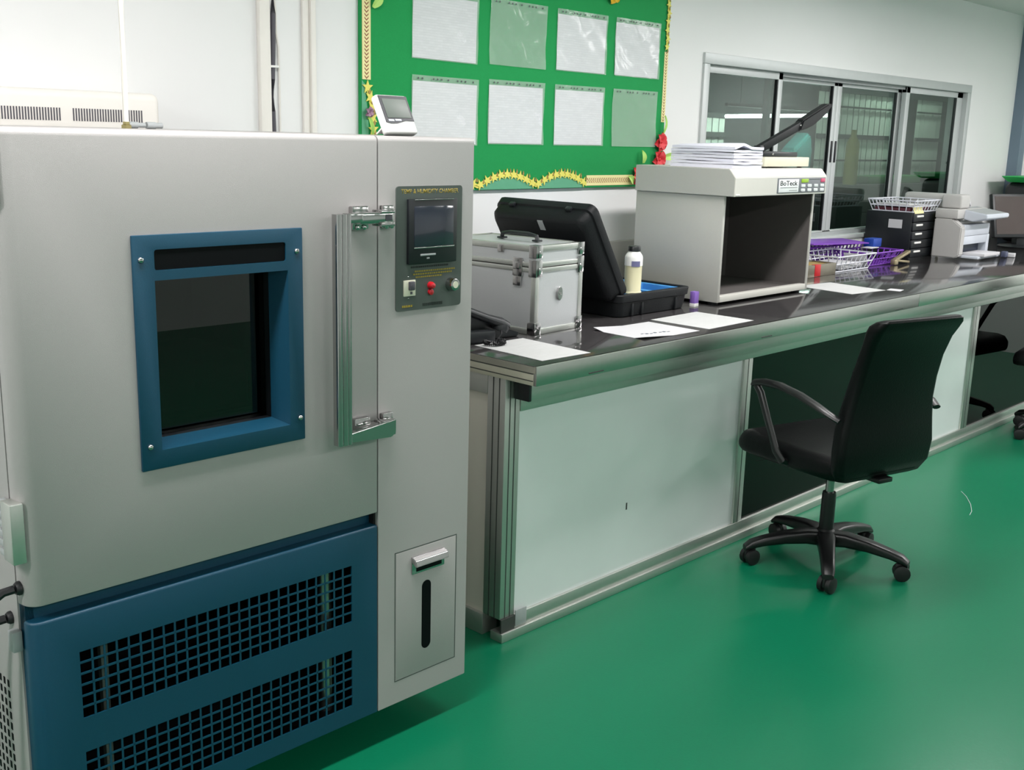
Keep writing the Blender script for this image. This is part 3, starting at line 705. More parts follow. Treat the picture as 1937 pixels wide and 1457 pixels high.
# paper flowers
def petal_mb(L, wd):
    return MB().sheet(lambda a, b: Vector(((a-.5)*wd*math.sin(PI*min(1, .12+b*.86))**.8, -.010*math.sin(PI*b)-.006*abs(a-.5)*2-.004, b*L)), 6, 6, (0, .0008, 0))
def flower(label, x, z, r, m, n=6, core=None):
    t = thing('paper_flower', label, 'paper flower', (x, FY-.003, z), group='paper flowers on the board', world=False)
    for k in range(n):
        o = petal_mb(r, r*1.05).build('petal', m, t); o.rotation_euler = (random.uniform(-.1, .25), 2*PI*k/n+.3, 0)
    MB().lathe([(r*.18, 0), (r*.16, .008), (0, .014)], (0, -.004, 0), 10, rx).build('flower_centre', core or m, t)
    return t
flower('red paper flower high on the right edge of the board', 4.128, 1.533, .044, 'flower_red')
flower('red paper flower just above the grey cabinet corner', 4.122, 1.455, .044, 'flower_red')
flower('red paper flower at the bottom right, beside the chevron strip', 3.965, 1.388, .042, 'flower_red')
flower('small dusty pink paper flower on the left edge of the board', 2.452, 1.61, .020, 'flower_pink', 5)
flower('yellow paper flower cut off at the top of the board', 3.745, 2.135, .05, 'flower_yellow', 6)
def leaf(label, x, z, L, wd, ang, m='leaf_lime'):
    o = petal_mb(L, wd).build('paper_leaf', m); o.location = (x, FY-.003, z); o.rotation_euler = (0, ang, 0); tag(o, label, 'paper leaf', 'paper leaves')
leaf('lime paper leaf lying alone on the green felt', 4.005, 1.438, .058, .03, -.2)
leaf('pale lime paper leaf to the right of the red flowers', 4.155, 1.465, .075, .034, 1.45)
leaf('pale lime paper leaf left of the lowest red flower', 3.945, 1.352, .05, .034, -.9)
leaf('slim lime paper leaf under the pink flower', 2.47, 1.535, .075, .016, -.35)
leaf('slim lime paper leaf above the red flowers', 4.142, 1.57, .08, .016, .12)
leaf('lime paper leaf at the top left of the board', 2.472, 1.955, .06, .03, .7)

# ================================================================== BENCH
ZB, BXL, YB, YBP = .9045, 2.268, 2.074, 2.21
BXR = 8.6
wt = thing('bench_worktop', 'long dark glossy worktop with brushed steel front edge', 'worktop', (BXL, YB, ZB-.058))
MB().box(BXL, BXR, YB+.004, YW-.002, ZB-.022, ZB, .0015).build('slab', 'worktop', wt)
MB().box(BXL-.001, BXL+.006, YB+.004, YW-.004, ZB-.021, ZB-.002).build('slab_edge', 'worktop_edge', wt)
SEAM = 4.777
for x0, x1 in ((BXL, SEAM-.001), (SEAM+.001, BXR)):
    MB().box(x0, x1, YB, YB+.012, ZB-.058, ZB, .0015).build('steel_edge', 'brushed_steel', wt)
m = MB().box(BXL, BXL+.045, YB+.012, YW-.004, ZB-.058, ZB-.022, .001); m.build('end_rail', 'end_profile', wt)
MB().box(BXL-.0006, BXL+.002, YB+.013, YW-.004, ZB-.0245, ZB-.0205).box(BXL-.0006, BXL+.002, YB+.013, YW-.004, ZB-.046, ZB-.043).build('rail_groove', 'alu_groove', wt)
for x in (2.50, 3.47, 4.55, 5.62, 6.4): MB().box(x, x+.07, YB-.0012, YB+.001, ZB-.052, ZB-.0485).build('edge_mark', 'alu_groove', wt)

bb = thing('lab_bench', 'aluminium framed lab bench with white and dark glass panels', 'bench', (2.3, YBP, 0))
def post(x0, x1, y0, y1, z0, z1):
    p = MB().box(x0, x1, y0, y1, z0, z1, .002).build('post', 'aluminium', bb)
    g = MB(); 
    for fx in (.33, .67): g.box(x0+(x1-x0)*fx-.002, x0+(x1-x0)*fx+.002, y0-.0006, y0+.002, z0, z1)
    for fy in (.33, .67): g.box(x0-.0006, x0+.002, y0+(y1-y0)*fy-.002, y0+(y1-y0)*fy+.002, z0, z1)
    g.build('groove', 'alu_groove', p)
    return p
post(2.283, 2.348, YBP, YBP+.075, .075, ZB-.06)
# deep end frame
MB().box(2.283, 2.35, YBP+.076, YW-.01, ZB-.12, ZB-.06, .002).box(2.283, 2.35, YBP+.076, YW-.01, .0, .07, .002).box(2.283, 2.35, YW-.07, YW-.01, .07, ZB-.12, .002).build('end_frame', 'aluminium', bb)
MB().box(2.295, 2.305, YBP+.076, YW-.07, .07, ZB-.12).build('end_panel', 'bench_end_panel', bb)
# front rails
MB().box(2.349, BXR, YBP-.002, YBP+.04, .735, .79, .002).build('upper_rail', 'aluminium', bb)
MB().box(2.33, BXR, YB+.075, YBP-.003, ZB-.123, ZB-.06, .002).build('apron_beam', 'aluminium', bb)
MB().box(2.318, 2.33, YB+.073, YBP-.002, ZB-.125, ZB-.059, .002).build('beam_cap', 'black_plastic', bb)
MB().box(2.349, BXR, YBP-.002, YBP+.04, .03, .075, .002).build('lower_rail', 'aluminium', bb)
MB().box(2.283, BXR, YBP-.012, YBP+.04, 0.0, .03, .002).build('plinth', 'aluminium', bb)
MB().box(2.285, 2.345, YBP-.006, YBP+.0, .03, .075).build('corner_joint', 'alu_groove', bb)
MB().box(2.349, 2.40, YBP-.006, YBP-.002, .035, .09, .002).build('corner_bracket', 'grey_plastic', bb)
DIV = [(3.588, 3.648), (4.72, 4.765), (5.78, 5.86), (7.0, 7.06), (8.54, 8.6)]
for a, b_ in DIV:
    p = MB().box(a, b_, YBP-.001, YBP+.05, .0752, .7348, .002).build('mullion', 'aluminium', bb)
    MB().box((a+b_)/2-.002, (a+b_)/2+.002, YBP-.0016, YBP+.002, .0752, .7348).build('groove', 'alu_groove', p)
xs = [2.349]+[v for dv in DIV for v in dv]
pk = ['white', 'glass', 'white', 'glass', 'glass']
for k in range(5):
    x0, x1 = xs[2*k], xs[2*k+1]
    if pk[k] == 'white':
        pn = MB().box(x0, x1, YBP+.008, YBP+.014, .0752, .7348).build('white_panel', 'white_board', bb)
        if k == 0:
            MB().box(2.905, 2.912, YBP+.0072, YBP+.0085, .29, .315, .0003).build('scuff_mark', 'alu_groove', pn)
    else: MB().box(x0, x1, YBP+.010, YBP+.016, .0752, .7348).build('dark_glass_panel', 'tint_glass', bb)
for k in (1, 3, 4):
    x0, x1 = xs[2*k], xs[2*k+1]
    MB().box(x0, x1, YBP+.5, YBP+.51, .075, .735).box(x0, x0+.01, YBP+.06, YBP+.5, .075, .735).box(x1-.01, x1, YBP+.06, YBP+.5, .075, .735).box(x0, x1, YBP+.06, YBP+.5, .06, .075).box(x0, x1, YBP+.06, YBP+.5, .735, .745).build('cabinet_inside', 'black_inside', bb)
    MB().box(x0+.02, x1-.02, YBP+.12, YBP+.48, .38, .395).build('shelf', 'cabinet_inside', bb)
sp = tag(MB().box(2.3, 4.44, YW-.03, YW-.0015, ZB+.0005, 1.10, .003).build('backsplash', 'cabinet_grey'), 'low grey upstand against the wall at the back of the worktop', 'backsplash')

# ------------------------------------------------------------------ things on the bench
def flat_sheet(label, cx, cy, rz, wd=.21, hh=.297, curl=0, m='sheet_white', lift=0, rows=None):
    o = MB().sheet(lambda a, b: Vector(((a-.5)*wd, (b-.5)*hh, .0016+lift+curl*max(0, abs(b-.5)*2-.6)*max(0, (.5-a)))), 10, 10, (0, 0, -.0011)).build('paper_sheet', m)
    o.location = (cx, cy, ZB); o.rotation_euler = (0, 0, rz); tag(o, label, 'paper', 'paper sheets lying on the worktop')
    return o
pm2, mp2 = paper_mat('form_print', 'c8c8c8', '989d98', 34, .3)
flat_sheet('white form at the left end of the worktop by the phone', 2.452, 2.265, -.04, m='form_print')
s = flat_sheet('white sheet with handwritten dark marks before the open black case', 3.01, 2.247, -.03, .297, .225, .05)
mk = MB()
for k, (x, y) in enumerate(((-.075, -.035), (-.06, -.045), (-.045, -.05), (-.02, -.048), (0, -.052), (.02, -.055), (.035, -.06))): mk.box(x, x+.012, y-.003, y+.002+(k % 2)*.005, .0016, .0024)
mk.build('ink_mark', 'ink', s)
flat_sheet('white sheet lying right of the handwritten one', 3.355, 2.256, .02, .297, .25, m='form_print')
flat_sheet('white sheet on the worktop right of the grey cabinet', 4.64, 2.385, -.12, .26, .297, m='form_print')
o = flat_sheet('small pale slip near the seam of the worktop', 4.80, 2.2, .2, .07, .06)

# aluminium flight case
A0 = Vector((2.624, 2.417, ZB)); ang = math.atan2(.018, .259)
al = thing('aluminium_case', 'silver aluminium case with chrome corners beside the phone', 'case', tuple(A0), ang, world=False)
AW, AD, AH, AS = .258, .42, .294, .222
MB().box(0.004, AW-.004, .004, AD-.004, .004, AS-.002).build('body', 'alu_sheet', al)
lid = MB().box(.004, AW-.004, .004, AD-.004, AS+.004, AH-.003).build('lid', 'alu_sheet', al)
e = MB(); ew = .021
for (x0, x1) in ((0, ew), (AW-ew, AW)):
    for (y0, y1) in ((0, ew), (AD-ew, AD)): e.box(x0, x1, y0, y1, 0, AS, .003)
for z0, z1 in ((0, ew), (AS-.016, AS)):
    e.box(0, AW, 0, ew, z0, z1, .003); e.box(0, AW, AD-ew, AD, z0, z1, .003); e.box(0, ew, 0, AD, z0, z1, .003); e.box(AW-ew, AW, 0, AD, z0, z1, .003)
e.build('edge_trim', 'aluminium', al)
e = MB()
for z0, z1 in ((AS+.002, AS+.018), (AH-.02, AH)):
    e.box(0, AW, 0, ew, z0, z1, .003); e.box(0, AW, AD-ew, AD, z0, z1, .003); e.box(0, ew, 0, AD, z0, z1, .003); e.box(AW-ew, AW, 0, AD, z0, z1, .003)
e.build('lid_trim', 'aluminium', lid)
for (cx, sx) in ((0, 1), (AW, -1)):
    for z0, z1, mm in ((0, .042, 'chrome'), (AH-.04, AH+.001, 'chrome'), (AS-.03, AS+.026, 'chrome')):
        xa, xb = sorted((cx-sx*.0016, cx+sx*.032)); k = MB(); k.box(xa, xb, -.0016, .001, z0, z1, .0008); xa, xb = sorted((cx-sx*.0016, cx+sx*.001)); k.box(xa, xb, -.0016, .03, z0, z1, .0008)
        if z1 > AH: xa, xb = sorted((cx-sx*.0016, cx+sx*.03)); k.box(xa, xb, -.0016, .03, AH-.001, AH+.0014, .0008)
        k.lathe([(.003, 0), (.002, .002), (0, .0025)], (cx+sx*.018, -.0016, (z0+z1)/2), 8, rx)
        k.build('corner_guard', mm, al)
# hasp on the left side, badge lock on the front
for yy in (.075, .33):
    hsx = MB(); hsx.box(-.006, .002, yy-.02, yy+.02, AS-.03, AS+.03, .002).box(-.012, -.004, yy-.014, yy+.014, AS-.008, AS+.016, .003).box(-.008, 0, yy-.016, yy+.016, AS-.062, AS-.03, .002); hsx.build('hasp', 'chrome', al)
k = MB(); k.prism([(AW/2+.013*math.cos(t)*(.6 if abs(math.sin(t)) > .8 else 1), .13+.024*math.sin(t)) for t in [2*PI*i/16 for i in range(16)]], 'y', -.0045, .004, bev=.0008); k.lathe([(.005, 0), (.004, .003), (0, .004)], (AW/2, -.0045, .13), 10, rx); k.build('badge', 'chrome', al)
hd = MB().tube([(AW/2, .10, AH), (AW/2, .105, AH+.018), (AW/2, .14, AH+.024), (AW/2, .22, AH+.024), (AW/2, .255, AH+.018), (AW/2, .26, AH)], .009, 8, flat=.7); hd.box(AW/2-.014, AW/2+.014, .09, .115, AH, AH+.006, .002).box(AW/2-.014, AW/2+.014, .245, .27, AH, AH+.006, .002); hd.build('handle', 'black_plastic', lid)
MB().box(-.002, .002, .14, .165, AH-.03, AH-.006, .001).build('strap_slot', 'chrome', lid)

# desk phone
ph = thing('desk_phone', 'black desk telephone half hidden by the chamber', 'telephone', (2.44, 2.5, ZB), math.radians(-12), world=False)
MB().prism([(-.15, .002), (.145, .002), (.15, .012), (.10, .03), (-.06, .088), (-.13, .105), (-.15, .098)], 'y', -.035, .115, bev=.006).build('base', 'black_plastic', ph)
m = MB(); hp_ = [(-.16, -.062, .098), (-.13, -.062, .112), (-.08, -.062, .106), (.0, -.062, .076), (.05, -.062, .058), (.075, -.062, .046)]
m.tube(hp_, [.022, .026, .019, .018, .024, .021], 12, flat=.75); m.lathe([(.026, -.012), (.028, 0), (.024, .014)], (.052, -.062, .044), 14, Matrix.Rotation(math.radians(20), 4, 'Y'))
hs_ = m.build('handset', 'black_plastic', ph); hs_['label'] = 'curved black handset'
MB().box(-.12, .02, -.085, -.04, .0, .04, .006).build('cradle', 'black_plastic', ph)
cp_ = []; 
for k in range(150):
    t_ = k/149; a = t_*2*PI*24
    a2 = 2.6+t_*4.6; R0 = .024
    c0 = Vector((-.01+R0*1.3*math.cos(a2), -.125+R0*math.sin(a2), .012)); rd = Vector((math.cos(a2), math.sin(a2), 0))
    cp_.append(c0+rd*.007*math.cos(a)+Vector((0, 0, 1))*.007*math.sin(a))
MB().tube(cp_, .0022, 5).tube([cp_[-1], (.03, -.10, .03), (.05, -.07, .044), (.09, -.06, .04)], .0028, 6).build('coiled_cord', 'cable_black', ph)

# open black hard case
bc = thing('hard_case', 'open black plastic hard case with blue foam tray', 'case', (3.34, 2.7, ZB))
def rbox_loft(x0, x1, y0, y1, zs, r):   # zs: list of (z, inset)
    cx, cy = (x0+x1)/2, (y0+y1)/2
    return [[(cx+p[0], cy+p[1], z) for p in rrect(x1-x0-2*i, y1-y0-2*i, r, 4)] for z, i in zs]
CX0, CX1, CY0, CY1 = 3.115, 3.565, 2.456, 2.93
zt = ZB+.086
m = MB().loft(rbox_loft(CX0, CX1, CY0, CY1, [(ZB, .022), (ZB+.004, .016), (ZB+.03, .011), (ZB+.055, .009), (ZB+.058, .003), (zt-.004, .0), (zt, .002)], .03))
base = m.build('case_base', 'black_case', bc)
cut(base, MB().box(CX0+.022, CX1-.022, CY0+.022, CY1-.022, ZB+.02, ZB+.3))
for x in (CX0+.09, CX0+.15, CX1-.09): MB().box(x-.006, x+.006, CY0+.0065, CY0+.02, ZB+.004, ZB+.05, .002).build('case_rib', 'black_case', bc)
ft = MB().box(CX0+.0225, CX1-.0225, CY0+.0225, CY1-.0225, ZB+.0205, zt-.006).build('foam_tray', 'foam_light', bc)
cut(ft, MB().box(CX1-.19, CX1-.05, CY0+.04, CY0+.20, zt-.05, zt+.1)); cut(ft, MB().box(CX0+.05, CX0+.23, CY0+.04, CY0+.12, zt-.04, zt+.1)); cut(ft, MB().box(CX0+.06, CX1-.22, CY0+.26, CY1-.05, zt-.05, zt+.1))
MB().box(CX1-.188, CX1-.052, CY0+.042, CY0+.198, zt-.052, zt-.045).box(CX0+.052, CX0+.228, CY0+.042, CY0+.118, zt-.042, zt-.036).build('foam_pocket', 'foam_blue', bc)
# lid: local frame hinge at origin, x_l up along lid, z_l thickness outwards(left)
LT = Matrix.Translation((CX0+.055, 0, zt+.002)) @ Matrix.Rotation(math.radians(-(180-58)), 4, 'Y')
# lid modelled lying open flat: extends +x from hinge, thickness z 0..-.085 (outer shell below)
LH = .39
secs = []
for z, i in ((.0, .002), (-.004, .0), (-.03, .004), (-.033, .010), (-.066, .014), (-.08, .024), (-.084, .034)):
    secs.append([(LH/2+p[0], (CY0+CY1)/2+p[1], -z) for p in rrect(LH-2*i, CY1-CY0-2*i, .03, 4)])
ml = MB().loft(secs, mtx=LT); ld_ = ml.build('case_lid', 'black_case', bc)
for yy in (CY0+.10, CY1-.10): MB().box(LH-.012, LH+.003, yy-.012, yy+.012, .030, .045, .002, mtx=LT).build('lid_latch', 'black_plastic', bc)
MB().box(LH-.07, LH-.03, CY0+.2, CY0+.225, .083, .0855, mtx=LT).build('sticker', 'grey_plastic', bc)
# liquid bottle standing in the case
bt = thing('sample_bottle', 'cream plastic bottle with black cap standing in the black case', 'bottle', (3.245, 2.50, zt-.006))
z0 = zt-.0055
MB().lathe([(.034, z0), (.036, z0+.003), (.033, z0+.008), (.031, z0+.012), (.032, z0+.10), (.0325, z0+.13), (.031, z0+.14), (.022, z0+.152), (.02, z0+.157)], (3.245, 2.50, 0), 28).build('body', 'liquid_bottle', bt)
MB().lathe([(.0333, z0+.104), (.0333, z0+.133), (.0325, z0+.137), (.0305, z0+.1425), (.0225, z0+.1535), (.021, z0+.157)], (3.245, 2.50, 0), 28).build('shoulder_wrap', 'white_plastic', bt)
MB().lathe([(.0235, z0+.157), (.0235, z0+.172), (.0215, z0+.175), (0, z0+.176)], (3.245, 2.50, 0), 24).build('cap', 'black_plastic', bt)
lb = []
for i in range(9):
    a = math.radians(205+i*7); lb.append((3.245+.0343*math.cos(a), 2.50+.0343*math.sin(a)))
lb2 = [(3.245+.0334*math.cos(math.radians(205+i*7)), 2.50+.0334*math.sin(math.radians(205+i*7))) for i in range(8, -1, -1)]
MB().prism(lb+lb2, 'z', z0+.102, z0+.122).build('label_print', 'bottle_label', bt)
# purple box
pb = thing('purple_box', 'small purple and white carton between black case and grey cabinet', 'carton', (3.61, 2.47, ZB))
MB().box(3.598, 3.626, 2.462, 2.485, ZB+.014, ZB+.06, .001).build('carton', 'purple_plastic', pb); MB().box(3.5975, 3.6265, 2.4615, 2.4855, ZB, ZB+.0138, .001).build('carton_base', 'white_plastic', pb)

# colour viewing cabinet
vc = thing('colour_viewing_cabinet', 'grey light booth cabinet with dark open front on the worktop', 'cabinet', (4.04, 2.63, ZB))
VX0, VX1, VY0, VY1, VZ0, VZ1 = 3.688, 4.388, 2.417, 2.845, ZB+.014, 1.441
m = MB(); m.box(VX0, VX0+.016, VY0, VY1, VZ0, 1.336, .0015); m.build('side_wall', 'cabinet_grey', vc)
MB().box(VX1-.016, VX1, VY0, VY1, VZ0, 1.336, .0015).build('side_wall', 'cabinet_grey', vc)
MB().box(VX0+.016, VX1-.016, VY1-.012, VY1, VZ0, 1.336).build('back_wall', 'cabinet_grey', vc)
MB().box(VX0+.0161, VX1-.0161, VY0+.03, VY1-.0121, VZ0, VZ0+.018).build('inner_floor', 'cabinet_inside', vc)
MB().box(VX0+.0161, VX1-.0161, VY0-.001, VY0+.03, VZ0, VZ0+.025, .002).build('front_sill', 'cabinet_front', vc)
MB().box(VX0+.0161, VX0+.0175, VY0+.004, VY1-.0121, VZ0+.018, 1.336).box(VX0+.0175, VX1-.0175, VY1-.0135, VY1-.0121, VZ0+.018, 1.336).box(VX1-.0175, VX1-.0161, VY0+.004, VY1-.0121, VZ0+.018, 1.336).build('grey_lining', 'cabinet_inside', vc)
HX0, HX1 = 3.676, 4.385
hood = MB().prism([(VY1, 1.337), (2.365, 1.337), (2.365, 1.41), (2.392, VZ1), (VY1, VZ1)], 'x', HX0, HX1, bev=.0022).build('hood', 'cabinet_front', vc)
MB().prism([(VY1-.002, 1.339), (2.3665, 1.339), (2.3665, 1.409), (2.393, VZ1-.001), (VY1-.002, VZ1-.001)], 'x', HX0-.0012, HX0+.004).build('hood_side', 'cabinet_grey', vc)
lp_ = MB().box(3.985, 4.372, 2.3635, 2.3655, 1.344, 1.405, .0008).build('label_plate', 'label_grey', hood)
MB().box(3.995, 4.15, 2.3622, 2.364, 1.3475, 1.400, .0006).build('brand_label', 'label_white', hood)
front_text('lettering', 'BoTeck', 4.005, 2.3619, 1.3745, .135, .020, 'black_plastic', hood, .018)
MB().box(4.005, 4.14, 2.3615, 2.3623, 1.3655, 1.3672).build('label_rule', 'black_plastic', hood)
MB().box(4.075, 4.138, 2.3615, 2.3623, 1.3535, 1.3565).build('label_small_print', 'grey_plastic', hood)
MB().box(4.172, 4.228, 2.3618, 2.364, 1.3855, 1.4005, .0005).build('lcd', 'lcd_green', hood)
MB().box(4.236, 4.32, 2.3622, 2.364, 1.398, 1.3995).build('print_rule', 'control_plate', hood)
MB().box(4.332, 4.366, 2.3612, 2.364, 1.386, 1.4015, .001).build('button', 'key_pink', hood)
for r_ in range(2):
    for k in range(4):
        x = 4.172+k*.0525; z = 1.367-r_*.0175; MB().box(x, x+.031, 2.361, 2.364, z, z+.0125, .003).build('button', 'key_white', hood)
MB().box(3.686, 3.715, 2.3635, 2.3655, 1.342, 1.347).build('paint_chip', 'white_plastic', hood)
for x in (VX0+.03, VX1-.03):
    for y in (VY0+.04, VY1-.04): MB().lathe([(.018, ZB), (.02, ZB+.004), (.02, VZ0)], (x, y, 0), 14).build('foot', 'black_plastic', vc)
MB().box(VX0+.03, VX1-.05, VY0+.05, VY1-.02, ZB+.004, VZ0-.0005).build('base_plate', 'black_plastic', vc)

# bundles of paper on the cabinet
nb_ = 7; zc = VZ1
nth = ['lowest', 'second', 'third', 'fourth', 'fifth', 'sixth', 'topmost']
for k in range(nb_):
    h_ = (.016, .011, .012, .012, .011, .011, .012)[k]; jx, jy = random.uniform(-.004, .004), random.uniform(-.004, .004); top = k == nb_-1
    def fn(a, b, z=zc, hh=h_, top=top, k=k):
        wob = .0012*math.sin(9*a+k)*math.sin(5*b+k*2)
        fold = (.016*max(0, 1-abs(a-.30)/.28) if top else 0)*(.4+.6*(1-b))
        return Vector((3.722+jx+a*.208, 2.408+jy+b*.297, z+hh-.0012+wob*(1 if k else 0)+fold))
    o = MB().sheet(fn, 14, 6, (0, 0, -h_+.0018)).build('paper_bundle', 'ream')
    tag(o, f'white paper bundle on the grey cabinet, {nth[k]} of the stack', 'paper bundle', 'stacked paper bundles')
    zc += h_

# lever trimmer beside the stack
tr = thing('lever_trimmer', 'cream bench trimmer with raised black lever arm on the cabinet', 'trimmer', (4.25, 2.52, VZ1))
MB().box(4.02, 4.378, 2.452, 2.62, VZ1+.006, VZ1+.045, .003).build('base', 'cream_plastic', tr)
for x in (4.05, 4.34):
    for y in (2.475, 2.60): MB().lathe([(.01, VZ1), (.011, VZ1+.006)], (x, y, 0), 10).build('foot', 'black_plastic', tr)
MB().box(4.02, 4.30, 2.465, 2.61, VZ1+.0455, VZ1+.066, .003).build('cutting_bed', 'black_plastic', tr)
MB().lathe([(.005, 0), (.004, .003), (0, .004)], (4.10, 2.465, VZ1+.057), 10, rx).build('bolt', 'chrome', tr)
am = math.atan2(.2, .5)
AT = Matrix.Translation((4.04, 2.50, VZ1+.068)) @ Matrix.Rotation(-math.radians(18.3), 4, 'Y')
MB().box(-.01, .47, -.012, .012, -.012, .022, .004, mtx=AT).build('lever_arm', 'black_case', tr)
MB().prism([(.30, -.01), (.34, .027), (.56, .034), (.60, .02), (.54, -.006), (.42, -.022), (.36, -.018)], 'y', -.02, .02, mtx=AT, bev=.006).build('lever_grip', 'black_case', tr)
MB().lathe([(.006, 0), (.005, .003), (0, .004)], tuple(AT @ Vector((.325, -.0125, .008))), 10, rx).build('pivot_bolt', 'chrome', tr)
MB().box(4.03, 4.06, 2.485, 2.515, VZ1+.066, VZ1+.09, .003).build('pivot_block', 'black_plastic', tr)

# ------------------------------------------------------------------ far group on the bench
def basket(name, label, x0, x1, y0, y1, z0, h, fl, m, nx=9, ny=7, r=.0028, group='wire baskets', wave=0):
    t = thing(name, label, 'basket', ((x0+x1)/2, (y0+y1)/2, z0), group=group)
    w = MB(); lvl = [(z0+r, 0), (z0+h*.5, fl*.5), (z0+h-r, fl)]
    for i, (z, o) in enumerate(lvl):
        rr = r*1.35 if i == 2 else r
        w.tube([(x0-o, y0-o, z), (x1+o, y0-o, z), (x1+o, y1+o, z), (x0-o, y1+o, z)], rr, 5, closed=True)
    for k in range(nx+1):
        x = x0+(x1-x0)*k/nx; xe = x0-fl+(x1-x0+2*fl)*k/nx
        w.tube([(xe, y0-fl, z0+h-r), (x, y0, z0+r), (x, y1, z0+r), (xe, y1+fl, z0+h-r)], r, 5)
    for k in range(1, ny):
        y = y0+(y1-y0)*k/ny; ye = y0-fl+(y1-y0+2*fl)*k/ny
        w.tube([(x0-fl, ye, z0+h-r), (x0, y, z0+r), (x1, y, z0+r), (x1+fl, ye, z0+h-r)], r, 5)
    w.build('wire_frame', m, t)
    return t
tn = thing('tin_box', 'low metal tin with red tape beside the white wire basket', 'tin', (5.03, 2.74, ZB))
m = MB(); m.box(4.80, 5.128, 2.672, 2.69, ZB, ZB+.058, .002).box(4.80, 5.128, 2.80, 2.818, ZB, ZB+.058, .002).box(4.80, 4.815, 2.69, 2.80, ZB, ZB+.058).box(5.113, 5.128, 2.69, 2.80, ZB, ZB+.058).box(4.815, 5.113, 2.69, 2.80, ZB, ZB+.01); m.build('tin_body', 'tin_metal', tn)
MB().box(4.817, 5.11, 2.692, 2.798, ZB+.0101, ZB+.052, .002).build('wooden_block', 'wood_block', tn)
MB().box(4.915, 4.972, 2.6705, 2.692, ZB+.002, ZB+.0592, .0008).build('red_tape', 'tape_red', tn)
b1 = basket('wire_basket', 'low white wire basket with papers behind the metal tin', 5.17, 5.53, 2.70, 2.90, ZB, .085, .028, 'white_wire', 8, 5, .0032)
def sheet_thing(label, cx, cy, z, wd, hh, rz, tilt=0, m='sheet_white', th=.006, grp='loose papers in baskets', tiltx=0):
    o = MB().box(-wd/2, wd/2, -hh/2, hh/2, 0, th, .0008).build('paper_pile', m); o.location = (cx, cy, z); o.rotation_euler = (tiltx, tilt, rz); tag(o, label, 'paper', grp); return o
sheet_thing('thin white paper pile inside the low white basket', 5.36, 2.80, ZB+.012, .28, .18, .1, th=.022)
sheet_thing('white sheets standing at the right end of the low white basket', 5.515, 2.765, ZB+.04, .07, .13, 0, 1.15, th=.004)
basket('wire_basket', 'purple wire basket at the back behind the white one', 5.25, 5.90, 2.958, 3.05, ZB, .10, .02, 'purple_wire', 16, 3, .004, wave=1)
basket('wire_basket', 'purple wire basket stacked against the black drawer unit', 5.62, 5.93, 2.74, 2.90, ZB, .075, .03, 'purple_wire', 10, 6, .0038)
sheet_thing('purple folder lying across the purple wire baskets', 5.55, 2.95, ZB+.116, .56, .17, -.06, .03, 'purple_wire', .006, tiltx=.06)
sheet_thing('white slip resting at the end of the purple baskets', 5.83, 2.845, ZB+.079, .1, .06, .0, 0, 'sheet_white', .005)
tag(MB().box(5.86, 5.96, 2.84, 2.90, ZB+.0805, ZB+.128, .004).build('blue_carton', 'blue_box'), 'small bright blue box on the purple wire basket', 'box')
st = thing('stapler', 'open jawed tan metal stapler before the black drawer unit', 'stapler', (5.93, 2.70, ZB))
ST = Matrix.Translation((5.985, 2.69, ZB)) @ Matrix.Rotation(math.radians(180), 4, 'Z')
MB().box(0.0, .15, -.014, .014, .002, .014, .003, mtx=ST @ Matrix.Rotation(math.radians(-6), 4, 'Y')).build('stapler_base', 'staple_metal', st)
MB().box(-.005, .17, -.013, .013, .0, .016, .004, mtx=Matrix.Translation((5.985, 2.69, ZB+.056)) @ Matrix.Rotation(math.radians(180), 4, 'Z') @ Matrix.Rotation(math.radians(13), 4, 'Y')).build('stapler_arm', 'staple_metal', st)
MB().box(5.80, 5.845, 2.676, 2.704, ZB+.001, ZB+.03, .005).build('stapler_hinge', 'staple_metal', st)
# drawer unit
DX0, DX1, DY0, DY1, DZ1 = 6.208, 6.535, 2.787, 3.07, 1.168
du = thing('drawer_unit', 'black plastic five drawer unit before the window', 'drawer unit', ((DX0+DX1)/2, (DY0+DY1)/2, ZB))
m = MB(); m.box(DX0, DX0+.008, DY0+.004, DY1, ZB, DZ1, .002).box(DX1-.008, DX1, DY0+.004, DY1, ZB, DZ1, .002).box(DX0+.008, DX1-.008, DY0+.004, DY1, DZ1-.008, DZ1).box(DX0+.008, DX1-.008, DY1-.008, DY1, ZB, DZ1-.008).box(DX0+.008, DX1-.008, DY0+.004, DY1-.008, ZB, ZB+.006)
m.build('carcass', 'drawer_black', du)
for k in range(5):
    z = ZB+.008+k*.0508
    dr = MB().box(DX0+.0085, DX1-.0085, DY0-.006, DY0+.24, z, z+.047, .003).build('drawer', 'drawer_black', du)
    MB().box(DX0+.04, DX0+.125, DY0-.012, DY0-.0055, z+.026, z+.038, .003).build('handle_tag', 'white_plastic', dr)
MB().box(DX0-.0022, DX0-.0002, 2.845, 2.928, 1.076, 1.126).build('sticker', 'sheet_white', du)
basket('wire_basket', 'white wire basket full of papers on the black drawer unit', DX0+.012, DX1-.005, DY0+.01, DY1-.03, DZ1+.0005, .07, .022, 'white_wire', 8, 6, .0032)
sheet_thing('white papers heaped in the basket above the drawers', 6.36, 2.93, DZ1+.032, .28, .2, .05, .03, th=.012)
sheet_thing('dark red folder at the bottom of the basket above the drawers', 6.37, 2.925, DZ1+.008, .29, .21, 0, 0, 'folder_maroon', .016)
sheet_thing('cream card leaning at the front of the basket above the drawers', 6.30, 2.80, DZ1+.012, .12, .05, 0, 0, 'strip_cream', .003, tiltx=1.1)
ye = tag(MB().box(6.548, 6.562, 2.76, 2.775, ZB+.0005, 1.185, .002).build('yellow_ruler', 'yellow_edge'), 'upright yellow ruler between drawer unit and printer', 'ruler')
